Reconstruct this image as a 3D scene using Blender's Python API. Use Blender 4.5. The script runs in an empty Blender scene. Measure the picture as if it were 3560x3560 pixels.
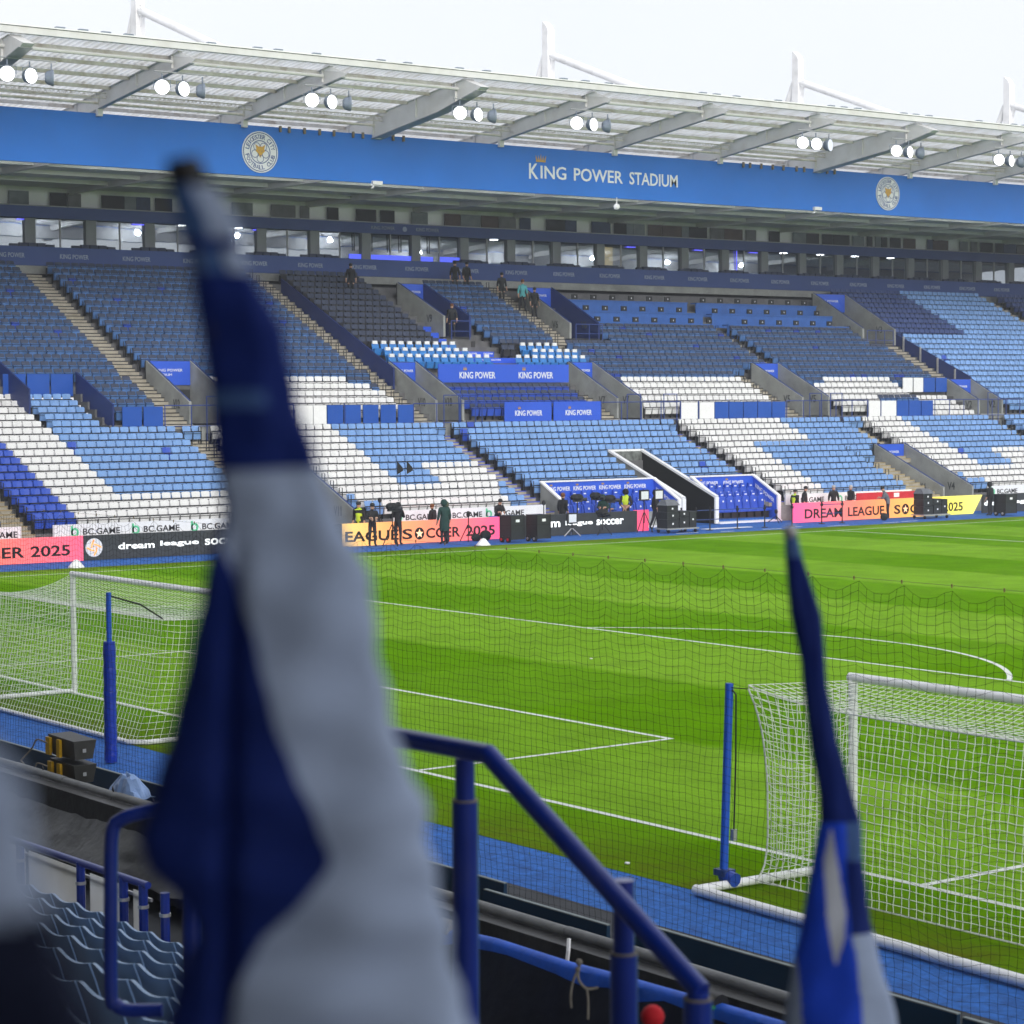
import bpy, bmesh, math, random
import numpy as np
from mathutils import Vector, Matrix
random.seed(7); np.random.seed(7)
sc = bpy.context.scene
COL = sc.collection
R = math.radians
# ------------------------------------------------------------------ camera
YAW, PIT, ROL = -.930388, -.0502628, -.00637705
CAM = Vector((39.404, -20.664, 6.099))
fw = Vector((math.sin(YAW)*math.cos(PIT), math.cos(YAW)*math.cos(PIT), math.sin(PIT)))
rt0 = Vector((math.cos(YAW), -math.sin(YAW), 0)); up0 = rt0.cross(fw)
rt = rt0*math.cos(ROL)+up0*math.sin(ROL); up = -rt0*math.sin(ROL)+up0*math.cos(ROL)
cd = bpy.data.cameras.new('camera'); cam = bpy.data.objects.new('camera', cd); COL.objects.link(cam)
M = Matrix.Identity(4)
for i in range(3):
    M[i][0] = rt[i]; M[i][1] = up[i]; M[i][2] = -fw[i]; M[i][3] = CAM[i]
cam.matrix_world = M
cd.sensor_width = 36; cd.sensor_fit = 'HORIZONTAL'; cd.lens = 36*7816.36/3560
cd.clip_start = .1; cd.clip_end = 2000
cd.dof.use_dof = True; cd.dof.focus_distance = 52; cd.dof.aperture_fstop = 5.0
sc.camera = cam
# ------------------------------------------------------------------ sky, sun, exposure
SUN_EL, SUN_AZ = R(21), R(108)
w = bpy.data.worlds.new("World"); sc.world = w; w.use_nodes = True
nt = w.node_tree; nt.nodes.clear()
out = nt.nodes.new('ShaderNodeOutputWorld')
sky = nt.nodes.new('ShaderNodeTexSky'); sky.sky_type = 'NISHITA'; sky.sun_disc = False
sky.sun_elevation = SUN_EL; sky.sun_rotation = SUN_AZ
b1 = nt.nodes.new('ShaderNodeBackground'); b1.inputs[1].default_value = .05
nt.links.new(sky.outputs[0], b1.inputs[0])
b2 = nt.nodes.new('ShaderNodeBackground'); b2.inputs[1].default_value = .79
tcw = nt.nodes.new('ShaderNodeTexCoord'); nzw = nt.nodes.new('ShaderNodeTexNoise'); nzw.inputs['Scale'].default_value = 3.5; nzw.inputs['Detail'].default_value = 5
rpw = nt.nodes.new('ShaderNodeValToRGB'); rpw.color_ramp.elements[0].position = .3; rpw.color_ramp.elements[1].position = .7
rpw.color_ramp.elements[0].color = (.83, .862, .935, 1); rpw.color_ramp.elements[1].color = (.91, .922, .965, 1)
nt.links.new(tcw.outputs['Generated'], nzw.inputs['Vector']); nt.links.new(nzw.outputs[0], rpw.inputs[0]); nt.links.new(rpw.outputs[0], b2.inputs[0])
ad = nt.nodes.new('ShaderNodeMixShader'); ad.inputs[0].default_value = .85
nt.links.new(b1.outputs[0], ad.inputs[1]); nt.links.new(b2.outputs[0], ad.inputs[2]); nt.links.new(ad.outputs[0], out.inputs[0])
sd = bpy.data.lights.new('sun', 'SUN'); sd.energy = 1.5; sd.angle = R(40); sd.color = (1, .97, .93)
so = bpy.data.objects.new('sun', sd); COL.objects.link(so)
sv = Vector((math.sin(SUN_AZ)*math.cos(SUN_EL), math.cos(SUN_AZ)*math.cos(SUN_EL), math.sin(SUN_EL)))
so.rotation_euler = sv.to_track_quat('Z', 'Y').to_euler()
vs = sc.view_settings; vs.view_transform = 'Standard'; vs.look = 'None'; vs.exposure = .68; vs.gamma = 1; vs.use_curve_mapping = False
sc.cycles.max_bounces = 5; sc.cycles.diffuse_bounces = 3; sc.cycles.glossy_bounces = 2; sc.cycles.transmission_bounces = 4; sc.cycles.transparent_max_bounces = 12

# ------------------------------------------------------------------ materials
def lin(r, g, b):
    f = lambda c: ((c/255+.055)/1.055)**2.4 if c > 10 else c/255/12.92
    return (f(r), f(g), f(b))
def mat(name, col, rough=.6, var=.12, scale=3.0, bump=0., bscale=40., metal=0., spec=.4, emit=None, es=1., stain=None, stainf=.3, coat=0):
    m = bpy.data.materials.new(name); m.use_nodes = True; n = m.node_tree; bs = n.nodes['Principled BSDF']
    bs.inputs['Roughness'].default_value = rough; bs.inputs['Metallic'].default_value = metal
    bs.inputs['Specular IOR Level'].default_value = spec; bs.inputs['Coat Weight'].default_value = coat
    tc = n.nodes.new('ShaderNodeTexCoord'); nz = n.nodes.new('ShaderNodeTexNoise'); nz.inputs['Scale'].default_value = scale; nz.inputs['Detail'].default_value = 6
    n.links.new(tc.outputs['Object'], nz.inputs['Vector'])
    rp = n.nodes.new('ShaderNodeValToRGB'); rp.color_ramp.elements[0].position = .3; rp.color_ramp.elements[1].position = .7
    rp.color_ramp.elements[0].color = tuple(c*(1-var) for c in col)+(1,)
    rp.color_ramp.elements[1].color = tuple(min(1, c*(1+var)) for c in col)+(1,)
    n.links.new(nz.outputs[0], rp.inputs[0]); last = rp.outputs[0]
    if stain:
        n2 = n.nodes.new('ShaderNodeTexNoise'); n2.inputs['Scale'].default_value = scale*.37; n2.inputs['Detail'].default_value = 8; n2.inputs['Roughness'].default_value = .7
        n.links.new(tc.outputs['Object'], n2.inputs['Vector'])
        r2 = n.nodes.new('ShaderNodeValToRGB'); r2.color_ramp.elements[0].position = .5; r2.color_ramp.elements[1].position = .68
        r2.color_ramp.elements[0].color = (0, 0, 0, 1); r2.color_ramp.elements[1].color = (stainf,)*3+(1,)
        n.links.new(n2.outputs[0], r2.inputs[0])
        mx = n.nodes.new('ShaderNodeMix'); mx.data_type = 'RGBA'
        n.links.new(r2.outputs[0], mx.inputs['Factor']); n.links.new(last, mx.inputs['A']); mx.inputs['B'].default_value = stain+(1,); last = mx.outputs['Result']
    n.links.new(last, bs.inputs['Base Color'])
    if bump:
        bp = n.nodes.new('ShaderNodeBump'); bp.inputs['Strength'].default_value = bump; bp.inputs['Distance'].default_value = .02
        n3 = n.nodes.new('ShaderNodeTexNoise'); n3.inputs['Scale'].default_value = bscale; n3.inputs['Detail'].default_value = 4
        n.links.new(tc.outputs['Object'], n3.inputs['Vector']); n.links.new(n3.outputs[0], bp.inputs['Height']); n.links.new(bp.outputs[0], bs.inputs['Normal'])
    if emit:
        bs.inputs['Emission Color'].default_value = emit+(1,); bs.inputs['Emission Strength'].default_value = es
    return m
def nodes_of(m): return m.node_tree, m.node_tree.nodes['Principled BSDF']
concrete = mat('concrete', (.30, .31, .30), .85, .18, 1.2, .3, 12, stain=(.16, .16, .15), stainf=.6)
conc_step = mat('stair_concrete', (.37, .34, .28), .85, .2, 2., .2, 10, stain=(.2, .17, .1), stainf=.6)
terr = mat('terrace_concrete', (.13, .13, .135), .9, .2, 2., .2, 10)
darkfloor = mat('dark_floor', (.03, .033, .04), .8, .2, 2.)
steel = mat('painted_steel', (.70, .70, .69), .45, .06, 1.5, stain=(.45, .40, .32), stainf=.3)
steel_d = mat('grey_steel', (.36, .37, .39), .45, .08, 1.5)
purl = mat('purlin_steel', (.72, .69, .63), .7, .15, 2., stain=(.28, .17, .08), stainf=.6)
white_st = mat('white_mast_paint', (.90, .90, .90), .4, .04, 1.5, stain=(.45, .45, .42), stainf=.4)
white_p = mat('white_paint', (.88, .885, .89), .35, .03, 5)
white_pl = mat('white_seat_plastic', (.80, .80, .80), .35, .08, 2.6, stain=(.55, .54, .52), stainf=.3)
lb_pl = mat('light_blue_seat_plastic', (.19, .355, .69), .35, .16, 2.6)
lbd_pl = mat('dull_blue_seat_pan', (.07, .165, .39), .4, .3, 2.5)  # darker, duller blue for the pans of charcoal-backed seats
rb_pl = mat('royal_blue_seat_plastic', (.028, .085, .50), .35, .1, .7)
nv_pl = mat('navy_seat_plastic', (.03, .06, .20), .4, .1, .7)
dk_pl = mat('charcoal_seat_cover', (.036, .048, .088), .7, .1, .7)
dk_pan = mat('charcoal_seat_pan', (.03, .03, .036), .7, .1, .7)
uf = mat('seat_bracket_black', (.012, .014, .02), .6, .1, 3)
pr_pl = mat('premium_blue_leather', (.03, .19, .52), .4, .1, 2)
blue_f = mat('fascia_blue', (.018, .18, .68), .38, .07, .35)
navy_b = mat('balcony_navy', (.028, .065, .24), .5, .08, .5)
blue_s = mat('signage_blue', (.028, .105, .64), .45, .05, .5)
blue_pn = mat('panel_blue', (.012, .085, .42), .4, .06, .8)
blue_wall = mat('divider_navy', (.012, .03, .15), .5, .08, 1)
blue_rail = mat('blue_rail_paint', (.007, .030, .27), .3, .1, 6, stain=(.10, .11, .22), stainf=.25, coat=.2)
blue_far = mat('blue_steel_rail', (.025, .06, .26), .4, .1, 2)
blk = mat('black_matte', (.012, .012, .014), .55, .2, 5)
blk_board = mat('black_board', (.018, .02, .022), .4, .1, 2)
desk_b = mat('desk_blue', (.03, .12, .42), .5, .1, 2)
letter_w = mat('letter_white', (.85, .86, .88), .5, .02, 3)
letter_f = mat('letter_faded', (.33, .38, .50), .5, .05, 3)
letter_g = mat('letter_grey', (.06, .065, .07), .7, .1, 3)
gold = mat('badge_gold', (.62, .36, .06), .4, .05, 3)
bdg_blue = mat('badge_blue', (.05, .10, .30), .5, .05, 3)
bdg_white = mat('badge_white', (.80, .82, .84), .4, .03, 3)
mint = mat('logo_green', (.12, .62, .32), .5, .03, 3)
letter_k = mat('letter_black', (.03, .03, .035), .5, .02, 3)
board_w = mat('board_white', (.88, .90, .91), .4, .04, 2)
soffit_m = mat('soffit_grey', (.78, .79, .81), .8, .1, .6)
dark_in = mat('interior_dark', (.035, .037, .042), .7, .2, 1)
pillar_m = mat('pillar_grey', (.26, .28, .30), .8, .08, 1)
lens_on = mat('lamp_lens_lit', (.9, .9, .9), .3, 0, 3, emit=(1, 1, 1), es=1.5)
lens_dim = mat('lamp_lens_side', (.4, .42, .46), .3, .1, 3, emit=(.75, .8, .95), es=.45)
lamp_h = mat('lamp_housing', (.20, .24, .31), .45, .1, 3)
down_l = mat('downlight', (.9, .9, .9), .3, 0, 3, emit=(.95, .97, 1), es=9)
neonb = mat('blue_neon', (.1, .1, .9), .3, 0, 3, emit=(.10, .10, .9), es=.8)
scr_b = mat('screen_blue', (.1, .1, .9), .3, .0, 3, emit=(.07, .12, .85), es=.6)
scr_y = mat('warm_room_light', (.6, .45, .1), .3, .3, 3, emit=(.55, .38, .06), es=.6)
dirtblk = mat('black_plastic_cover', (.035, .036, .037), .42, .3, 3, .5, 8, stain=(.12, .12, .12), stainf=.3)
grey_tube = mat('grey_padded_tube', (.17, .175, .175), .5, .2, 4, .3, 15)
teal = mat('dark_teal_board', (.004, .035, .085), .55, .2, 1.2)
teal_edge = mat('board_top_edge', (.22, .26, .26), .6, .2, 3)
rope_m = mat('rope_grey', (.22, .20, .17), .9, .2, 20)
red_m = mat('red_foam', (.55, .01, .02), .8, .1, 20)
yellow_m = mat('yellow_bracket', (.62, .36, .01), .5, .2, 10)
case_m = mat('flight_case_black', (.022, .024, .028), .45, .15, 6)
alu = mat('aluminium', (.5, .5, .5), .35, .1, 8, metal=.6)
hivis = mat('hi_vis_yellow', (.55, .75, .04), .6, .1, 8)
skin = mat('skin', (.45, .27, .19), .6, .1, 8)
hair_r = mat('red_hair', (.16, .06, .02), .8, .1, 8)
hair_g = mat('grey_hair', (.4, .4, .4), .8, .1, 8)
jk = mat('black_jacket', (.012, .013, .016), .75, .3, 4)
jg = mat('dark_green_coat', (.012, .045, .04), .8, .2, 4)
jo = mat('olive_coat', (.10, .11, .07), .8, .2, 4)
jgrey = mat('grey_jacket', (.14, .15, .17), .8, .2, 4)
jlb = mat('light_blue_jacket', (.10, .42, .45), .8, .1, 4)
jb = mat('blue_cloth', (.04, .13, .5), .8, .2, 4)
tr = mat('dark_trousers', (.02, .022, .03), .8, .2, 4)
redb = mat('red_board', (.55, .02, .04), .5, .1, 3)
net_w = mat('white_net_cord', (.78, .80, .76), .7, .05, 20)
net_k = mat('black_net_cord', (.008, .014, .004), .9, .05, 20)
flag_nv = mat('flag_navy_cloth', (.002, .018, .17), .85, .15, 6, .2, 200)
flag_k = mat('flag_black_navy_cloth', (.003, .007, .03), .85, .15, 6, .2, 200)
flag_rb = mat('flag_royal_cloth', (.012, .075, .75), .85, .12, 6, .2, 200)
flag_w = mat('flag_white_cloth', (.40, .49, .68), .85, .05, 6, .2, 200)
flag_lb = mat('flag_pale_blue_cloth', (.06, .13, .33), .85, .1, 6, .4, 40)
seat_near = mat('near_seat_blue_plastic', (.27, .40, .60), .38, .1, 1)
tarp_k = mat('dark_navy_tarp', (.006, .007, .02), .6, .3, 3, .4, 6)
tarp_b = mat('bright_blue_cloth', (.012, .11, .62), .6, .2, 5, .4, 12)
white_wall = roof_m.copy() if False else None
beige_wall = mat('beige_wall', (.40, .33, .26), .7, .08, 2)
plast_b = mat('pale_blue_plastic_bag', (.25, .38, .66), .4, .1, 5, .6, 9)
# roof sheet: translucent daylight sheeting
roof_m = bpy.data.materials.new('translucent_roof_sheet'); roof_m.use_nodes = True
n = roof_m.node_tree; n.nodes.clear()
o_ = n.nodes.new('ShaderNodeOutputMaterial'); df = n.nodes.new('ShaderNodeBsdfDiffuse'); tl = n.nodes.new('ShaderNodeBsdfTranslucent'); mxs = n.nodes.new('ShaderNodeMixShader'); mxs.inputs[0].default_value = .82
tc = n.nodes.new('ShaderNodeTexCoord'); nz = n.nodes.new('ShaderNodeTexNoise'); nz.inputs['Scale'].default_value = .9; nz.inputs['Detail'].default_value = 6
mp = n.nodes.new('ShaderNodeMapping'); mp.inputs['Scale'].default_value = (1, 4, 1)
rp = n.nodes.new('ShaderNodeValToRGB'); rp.color_ramp.elements[0].position = .35; rp.color_ramp.elements[1].position = .6
rp.color_ramp.elements[0].color = (.72, .71, .68, 1); rp.color_ramp.elements[1].color = (.87, .88, .89, 1)
n.links.new(tc.outputs['Object'], mp.inputs[0]); n.links.new(mp.outputs[0], nz.inputs['Vector']); n.links.new(nz.outputs[0], rp.inputs[0])
n.links.new(rp.outputs[0], df.inputs[0]); n.links.new(rp.outputs[0], tl.inputs[0]); n.links.new(df.outputs[0], mxs.inputs[1]); n.links.new(tl.outputs[0], mxs.inputs[2]); n.links.new(mxs.outputs[0], o_.inputs[0])
white_wall = roof_m.copy(); white_wall.name = 'white_translucent_panel'
# glass of the boxes: dark coated glass
glass_m = bpy.data.materials.new('tinted_box_glass'); glass_m.use_nodes = True
n = glass_m.node_tree; n.nodes.clear()
o_ = n.nodes.new('ShaderNodeOutputMaterial'); tr_ = n.nodes.new('ShaderNodeBsdfTransparent'); tr_.inputs[0].default_value = (.75, .78, .8, 1)
gl = n.nodes.new('ShaderNodeBsdfGlossy'); gl.inputs['Roughness'].default_value = .02; gl.inputs[0].default_value = (.85, .9, .95, 1); mxs = n.nodes.new('ShaderNodeMixShader'); mxs.inputs[0].default_value = .34
nzg = n.nodes.new('ShaderNodeTexNoise'); nzg.inputs['Scale'].default_value = .35; bpg = n.nodes.new('ShaderNodeBump'); bpg.inputs['Strength'].default_value = .25; bpg.inputs['Distance'].default_value = .03
tcg = n.nodes.new('ShaderNodeTexCoord'); n.links.new(tcg.outputs['Object'], nzg.inputs['Vector']); n.links.new(nzg.outputs[0], bpg.inputs['Height']); n.links.new(bpg.outputs[0], gl.inputs['Normal'])
n.links.new(tr_.outputs[0], mxs.inputs[1]); n.links.new(gl.outputs[0], mxs.inputs[2]); n.links.new(mxs.outputs[0], o_.inputs[0])
# LED screens: gradient along the board (world Y through object coords)
def led(name, stops, y0, y1, vert=(0, 0, 0), es=1.0):
    m = bpy.data.materials.new(name); m.use_nodes = True; n, bs = nodes_of(m)
    bs.inputs['Base Color'].default_value = (.01, .01, .01, 1); bs.inputs['Roughness'].default_value = .5
    tc = n.nodes.new('ShaderNodeTexCoord'); sx = n.nodes.new('ShaderNodeSeparateXYZ'); n.links.new(tc.outputs['Object'], sx.inputs[0])
    mr = n.nodes.new('ShaderNodeMapRange'); mr.inputs['From Min'].default_value = y0; mr.inputs['From Max'].default_value = y1
    n.links.new(sx.outputs['Y'], mr.inputs['Value'])
    rp = n.nodes.new('ShaderNodeValToRGB'); els = rp.color_ramp.elements
    els[0].position = stops[0][0]; els[0].color = stops[0][1]+(1,); els[1].position = stops[-1][0]; els[1].color = stops[-1][1]+(1,)
    for p_, c_ in stops[1:-1]: e = els.new(p_); e.color = c_+(1,)
    n.links.new(mr.outputs[0], rp.inputs[0]); n.links.new(rp.outputs[0], bs.inputs['Emission Color']); bs.inputs['Emission Strength'].default_value = es
    return m
PINK, ORNG, YEL = lin(255, 95, 130), lin(255, 140, 95), lin(255, 225, 110)
led_a = led('screen_pink_orange', [(0, ORNG), (.55, lin(255, 115, 105)), (1, PINK)], 10, 17.4)
led_b = led('screen_yellow_to_pink', [(0, lin(255, 205, 115)), (.25, lin(255, 165, 100)), (.6, lin(255, 125, 110)), (1, lin(255, 80, 140))], 29.5, 37.6)
led_c = led('screen_pink_to_yellow', [(0, lin(255, 90, 150)), (.35, lin(255, 130, 100)), (.65, lin(255, 190, 90)), (.8, lin(255, 240, 95)), (1, lin(250, 240, 120))], 55.1, 68.4)
led_k = mat('screen_black', (.02, .022, .025), .45, .2, 3, emit=lin(52, 55, 58), es=.5)
led_txt = mat('screen_letter_dark', (.01, .01, .012), .6, .1, 3)
led_wt = mat('screen_letter_white', (.6, .6, .6), .5, 0, 3, emit=(.9, .95, .95), es=.9)
# grass
def grass_mat():
    m = bpy.data.materials.new('mown_grass'); m.use_nodes = True; n, bs = nodes_of(m)
    bs.inputs['Roughness'].default_value = .9; bs.inputs['Specular IOR Level'].default_value = 0
    L = n.links.new; N = n.nodes.new
    tc = N('ShaderNodeTexCoord'); sx = N('ShaderNodeSeparateXYZ'); L(tc.outputs['Object'], sx.inputs[0])
    def noise(s, d=4, r=.5):
        q = N('ShaderNodeTexNoise'); q.inputs['Scale'].default_value = s; q.inputs['Detail'].default_value = d; q.inputs['Roughness'].default_value = r; L(tc.outputs['Object'], q.inputs['Vector']); return q.outputs[0]
    def math_(op, a, b=None, c=None):
        q = N('ShaderNodeMath'); q.operation = op
        for i, v in enumerate((a, b, c)):
            if v is None: continue
            if isinstance(v, (int, float)): q.inputs[i].default_value = v
            else: L(v, q.inputs[i])
        return q.outputs[0]
    wob = math_('MULTIPLY_ADD', noise(.5), .5, -.25)
    y = math_('ADD', sx.outputs['Y'], wob)
    def stripe(v, off, w_, soft=40):
        t = math_('MULTIPLY', math_('ADD', v, off), math.pi/w_); s = math_('SINE', t)
        q = N('ShaderNodeMapRange'); q.inputs['From Min'].default_value = -.12; q.inputs['From Max'].default_value = .12; L(s, q.inputs['Value']); return q.outputs[0]
    sy = stripe(y, 0., 5.5)       # light for 11-16.5 (odd bands flipped below)
    sx_ = stripe(math_('ADD', sx.outputs['X'], wob), 2., 6.1)
    k = math_('ADD', math_('MULTIPLY', sy, .82), math_('MULTIPLY', sx_, .18))
    mx = N('ShaderNodeMix'); mx.data_type = 'RGBA'; L(k, mx.inputs['Factor'])
    mx.inputs['A'].default_value = (.104, .262, .0001, 1); mx.inputs['B'].default_value = (.182, .360, .022, 1)
    # fine variation
    fine = math_('ADD', math_('ADD', math_('MULTIPLY', noise(9, 8, .8), .35), math_('MULTIPLY', noise(38, 4, .8), .3)), math_('MULTIPLY', noise(.7, 5), .30))
    mps = N('ShaderNodeMapping'); mps.inputs['Scale'].default_value = (.5, 7, 1); L(tc.outputs['Object'], mps.inputs[0])
    nst = N('ShaderNodeTexNoise'); nst.inputs['Scale'].default_value = 1.3; nst.inputs['Detail'].default_value = 7; nst.inputs['Roughness'].default_value = .75; L(mps.outputs[0], nst.inputs['Vector'])
    fine = math_('ADD', math_('MULTIPLY', fine, .8), math_('MULTIPLY', nst.outputs[0], .2))
    fm = N('ShaderNodeMapRange'); fm.inputs['From Min'].default_value = .30; fm.inputs['From Max'].default_value = .62; fm.inputs['To Min'].default_value = .55; fm.inputs['To Max'].default_value = 1.42; L(fine, fm.inputs['Value'])
    ml = N('ShaderNodeMix'); ml.data_type = 'RGBA'; ml.blend_type = 'MULTIPLY'; ml.inputs['Factor'].default_value = 1; L(mx.outputs['Result'], ml.inputs['A'])
    cb = N('ShaderNodeCombineColor'); [L(fm.outputs[0], cb.inputs[i]) for i in range(3)]; L(cb.outputs[0], ml.inputs['B'])
    # worn edge: outside the lines
    dg = N('ShaderNodeMapRange'); dg.inputs['From Min'].default_value = -.2; dg.inputs['From Max'].default_value = -2.2; L(sx.outputs['Y'], dg.inputs['Value'])
    dx = N('ShaderNodeMapRange'); dx.inputs['From Min'].default_value = -34.2; dx.inputs['From Max'].default_value = -35.6; L(sx.outputs['X'], dx.inputs['Value'])
    e = math_('MAXIMUM', dg.outputs[0], dx.outputs[0])
    nm = N('ShaderNodeMapRange'); nm.inputs['From Min'].default_value = .35; nm.inputs['From Max'].default_value = .65; L(noise(1.6, 8, .7), nm.inputs['Value'])
    f = math_('MULTIPLY', e, math_('MULTIPLY_ADD', nm.outputs[0], .6, .3))
    m2 = N('ShaderNodeMix'); m2.data_type = 'RGBA'; L(f, m2.inputs['Factor']); L(ml.outputs['Result'], m2.inputs['A']); m2.inputs['B'].default_value = (.115, .125, .012, 1)
    L(m2.outputs['Result'], bs.inputs['Base Color'])
    bp = N('ShaderNodeBump'); bp.inputs['Strength'].default_value = .5; bp.inputs['Distance'].default_value = .03; L(noise(30, 6, .8), bp.inputs['Height']); L(bp.outputs[0], bs.inputs['Normal'])
    return m
grass = grass_mat()
line_m = mat('white_line_paint', (.72, .75, .70), .8, .08, 6, stain=(.35, .45, .25), stainf=.25)
blue_t = mat('blue_astro_surround', (.020, .13, .46), .9, .30, 7, .8, 60, stain=(.008, .06, .24), stainf=.65)
road = mat('dark_concourse', (.06, .06, .065), .9, .2, .5)

# ------------------------------------------------------------------ mesh helpers
class MB:
    def __init__(s): s.v = []; s.f = []; s.m = []; s.ms = []
    def mi(s, m):
        if m is None: return 0
        if m not in s.ms: s.ms.append(m)
        return s.ms.index(m)
    def add(s, vs, fs, m=None):
        o = len(s.v); s.v += [tuple(q) for q in vs]; k = s.mi(m)
        for f in fs: s.f.append([o+i for i in f]); s.m.append(k)
        return s
    def box(s, a, b, m=None):
        x0, y0, z0 = a; x1, y1, z1 = b
        return s.add([(x0,y0,z0),(x1,y0,z0),(x1,y1,z0),(x0,y1,z0),(x0,y0,z1),(x1,y0,z1),(x1,y1,z1),(x0,y1,z1)],
              [(0,3,2,1),(4,5,6,7),(0,1,5,4),(1,2,6,5),(2,3,7,6),(3,0,4,7)], m)
    def hexa(s, p, m=None):   # 8 corners, bottom ring then top ring
        return s.add(p, [(0,3,2,1),(4,5,6,7),(0,1,5,4),(1,2,6,5),(2,3,7,6),(3,0,4,7)], m)
    def prism(s, poly, y0, y1, m=None):   # polygon in XZ extruded along Y
        k = len(poly); v = [(x, y0, z) for x, z in poly]+[(x, y1, z) for x, z in poly]
        return s.add(v, [tuple(range(k)), tuple(range(2*k-1, k-1, -1))]+[(i, i+k, (i+1) % k+k, (i+1) % k) for i in range(k)], m)
    def prismx(s, poly, x0, x1, m=None):  # polygon in YZ extruded along X
        k = len(poly); v = [(x0, y, z) for y, z in poly]+[(x1, y, z) for y, z in poly]
        return s.add(v, [tuple(range(k-1, -1, -1)), tuple(range(k, 2*k))]+[(i, (i+1) % k, (i+1) % k+k, i+k) for i in range(k)], m)
    def tube(s, pts, r, n=8, m=None, caps=True, r2=None):
        pts = [Vector(p) for p in pts]; rings = []
        t0 = (pts[1]-pts[0]).normalized(); u = t0.orthogonal().normalized()
        for i, p in enumerate(pts):
            t = ((pts[min(i+1, len(pts)-1)]-pts[max(i-1, 0)])).normalized()
            u = (u-t*u.dot(t)).normalized(); v = t.cross(u)
            rr = r if r2 is None else r+(r2-r)*i/(len(pts)-1)
            rings.append([p+(u*math.cos(2*math.pi*k/n)+v*math.sin(2*math.pi*k/n))*rr for k in range(n)])
        vs = [q for g in rings for q in g]; fs = []
        for i in range(len(pts)-1):
            for k in range(n): fs.append((i*n+k, i*n+(k+1) % n, (i+1)*n+(k+1) % n, (i+1)*n+k))
        if caps: fs += [tuple(range(n-1, -1, -1)), tuple((len(pts)-1)*n+k for k in range(n))]
        return s.add(vs, fs, m)
    def lathe(s, prof, c=(0, 0, 0), ax='z', n=16, m=None):
        vs = []; fs = []
        for r_, h in prof:
            for k in range(n):
                a = 2*math.pi*k/n; p = (r_*math.cos(a), r_*math.sin(a), h)
                if ax == 'x': p = (p[2], p[0], p[1])
                if ax == 'y': p = (p[1], p[2], p[0])
                vs.append((p[0]+c[0], p[1]+c[1], p[2]+c[2]))
        for i in range(len(prof)-1):
            for k in range(n): fs.append((i*n+k, i*n+(k+1) % n, (i+1)*n+(k+1) % n, (i+1)*n+k))
        fs += [tuple(range(n-1, -1, -1)), tuple((len(prof)-1)*n+k for k in range(n))]
        return s.add(vs, fs, m)
    def ball(s, c, r, m=None, n=10, sq=(1, 1, 1)):
        vs = []; fs = []
        for i in range(1, n//2+1):
            th = math.pi*i/(n//2+1)
            for k in range(n): a = 2*math.pi*k/n; vs.append((c[0]+r*sq[0]*math.sin(th)*math.cos(a), c[1]+r*sq[1]*math.sin(th)*math.sin(a), c[2]+r*sq[2]*math.cos(th)))
        h = n//2
        for i in range(h-1):
            for k in range(n): fs.append((i*n+k, (i+1)*n+k, (i+1)*n+(k+1) % n, i*n+(k+1) % n))
        fs += [tuple(range(n)), tuple((h-1)*n+k for k in range(n-1, -1, -1))]
        return s.add(vs, fs, m)
def wpos(o):
    p = Vector((0, 0, 0))
    while o is not None: p += o.location; o = o.parent
    return p
def tag(o, label=None, cat=None, group=None, kind=None):
    if label: o['label'] = label
    if cat: o['category'] = cat
    if group: o['group'] = group
    if kind: o['kind'] = kind
    return o
def build(mb, name, m=None, parent=None, local=False, smooth=False, **kw):
    me = bpy.data.meshes.new(name); off = Vector((0, 0, 0)) if (local or parent is None) else wpos(parent)
    me.from_pydata([(a-off.x, b-off.y, c-off.z) for a, b, c in mb.v], [], mb.f)
    mats = mb.ms if mb.ms else [m]
    for q in mats: me.materials.append(q)
    me.polygons.foreach_set('material_index', mb.m)
    if smooth:
        me.shade_smooth()
        try: me.set_sharp_from_angle(angle=R(42))
        except Exception: pass
    me.update()
    o = bpy.data.objects.new(name, me); COL.objects.link(o)
    if parent is not None: o.parent = parent
    return tag(o, **kw)
def thing(name, label, cat, loc=(0, 0, 0), rz=0, group=None):
    o = bpy.data.objects.new(name, None); COL.objects.link(o); o.location = loc; o.rotation_euler = (0, 0, rz); o.empty_display_size = .3
    return tag(o, label, cat, group)
def copy_obj(o, parent=None, loc=None):
    c = o.copy(); COL.objects.link(c)
    if parent is not None: c.parent = parent
    if loc is not None: c.location = loc
    return c
def copy_tree(o, parent=None):
    c = copy_obj(o, parent)
    for k in [q for q in bpy.data.objects if q.parent == o]: copy_tree(k, c)
    return c
def box(name, a, b, m, parent=None, **kw): return build(MB().box(a, b), name, m, parent, **kw)
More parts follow.
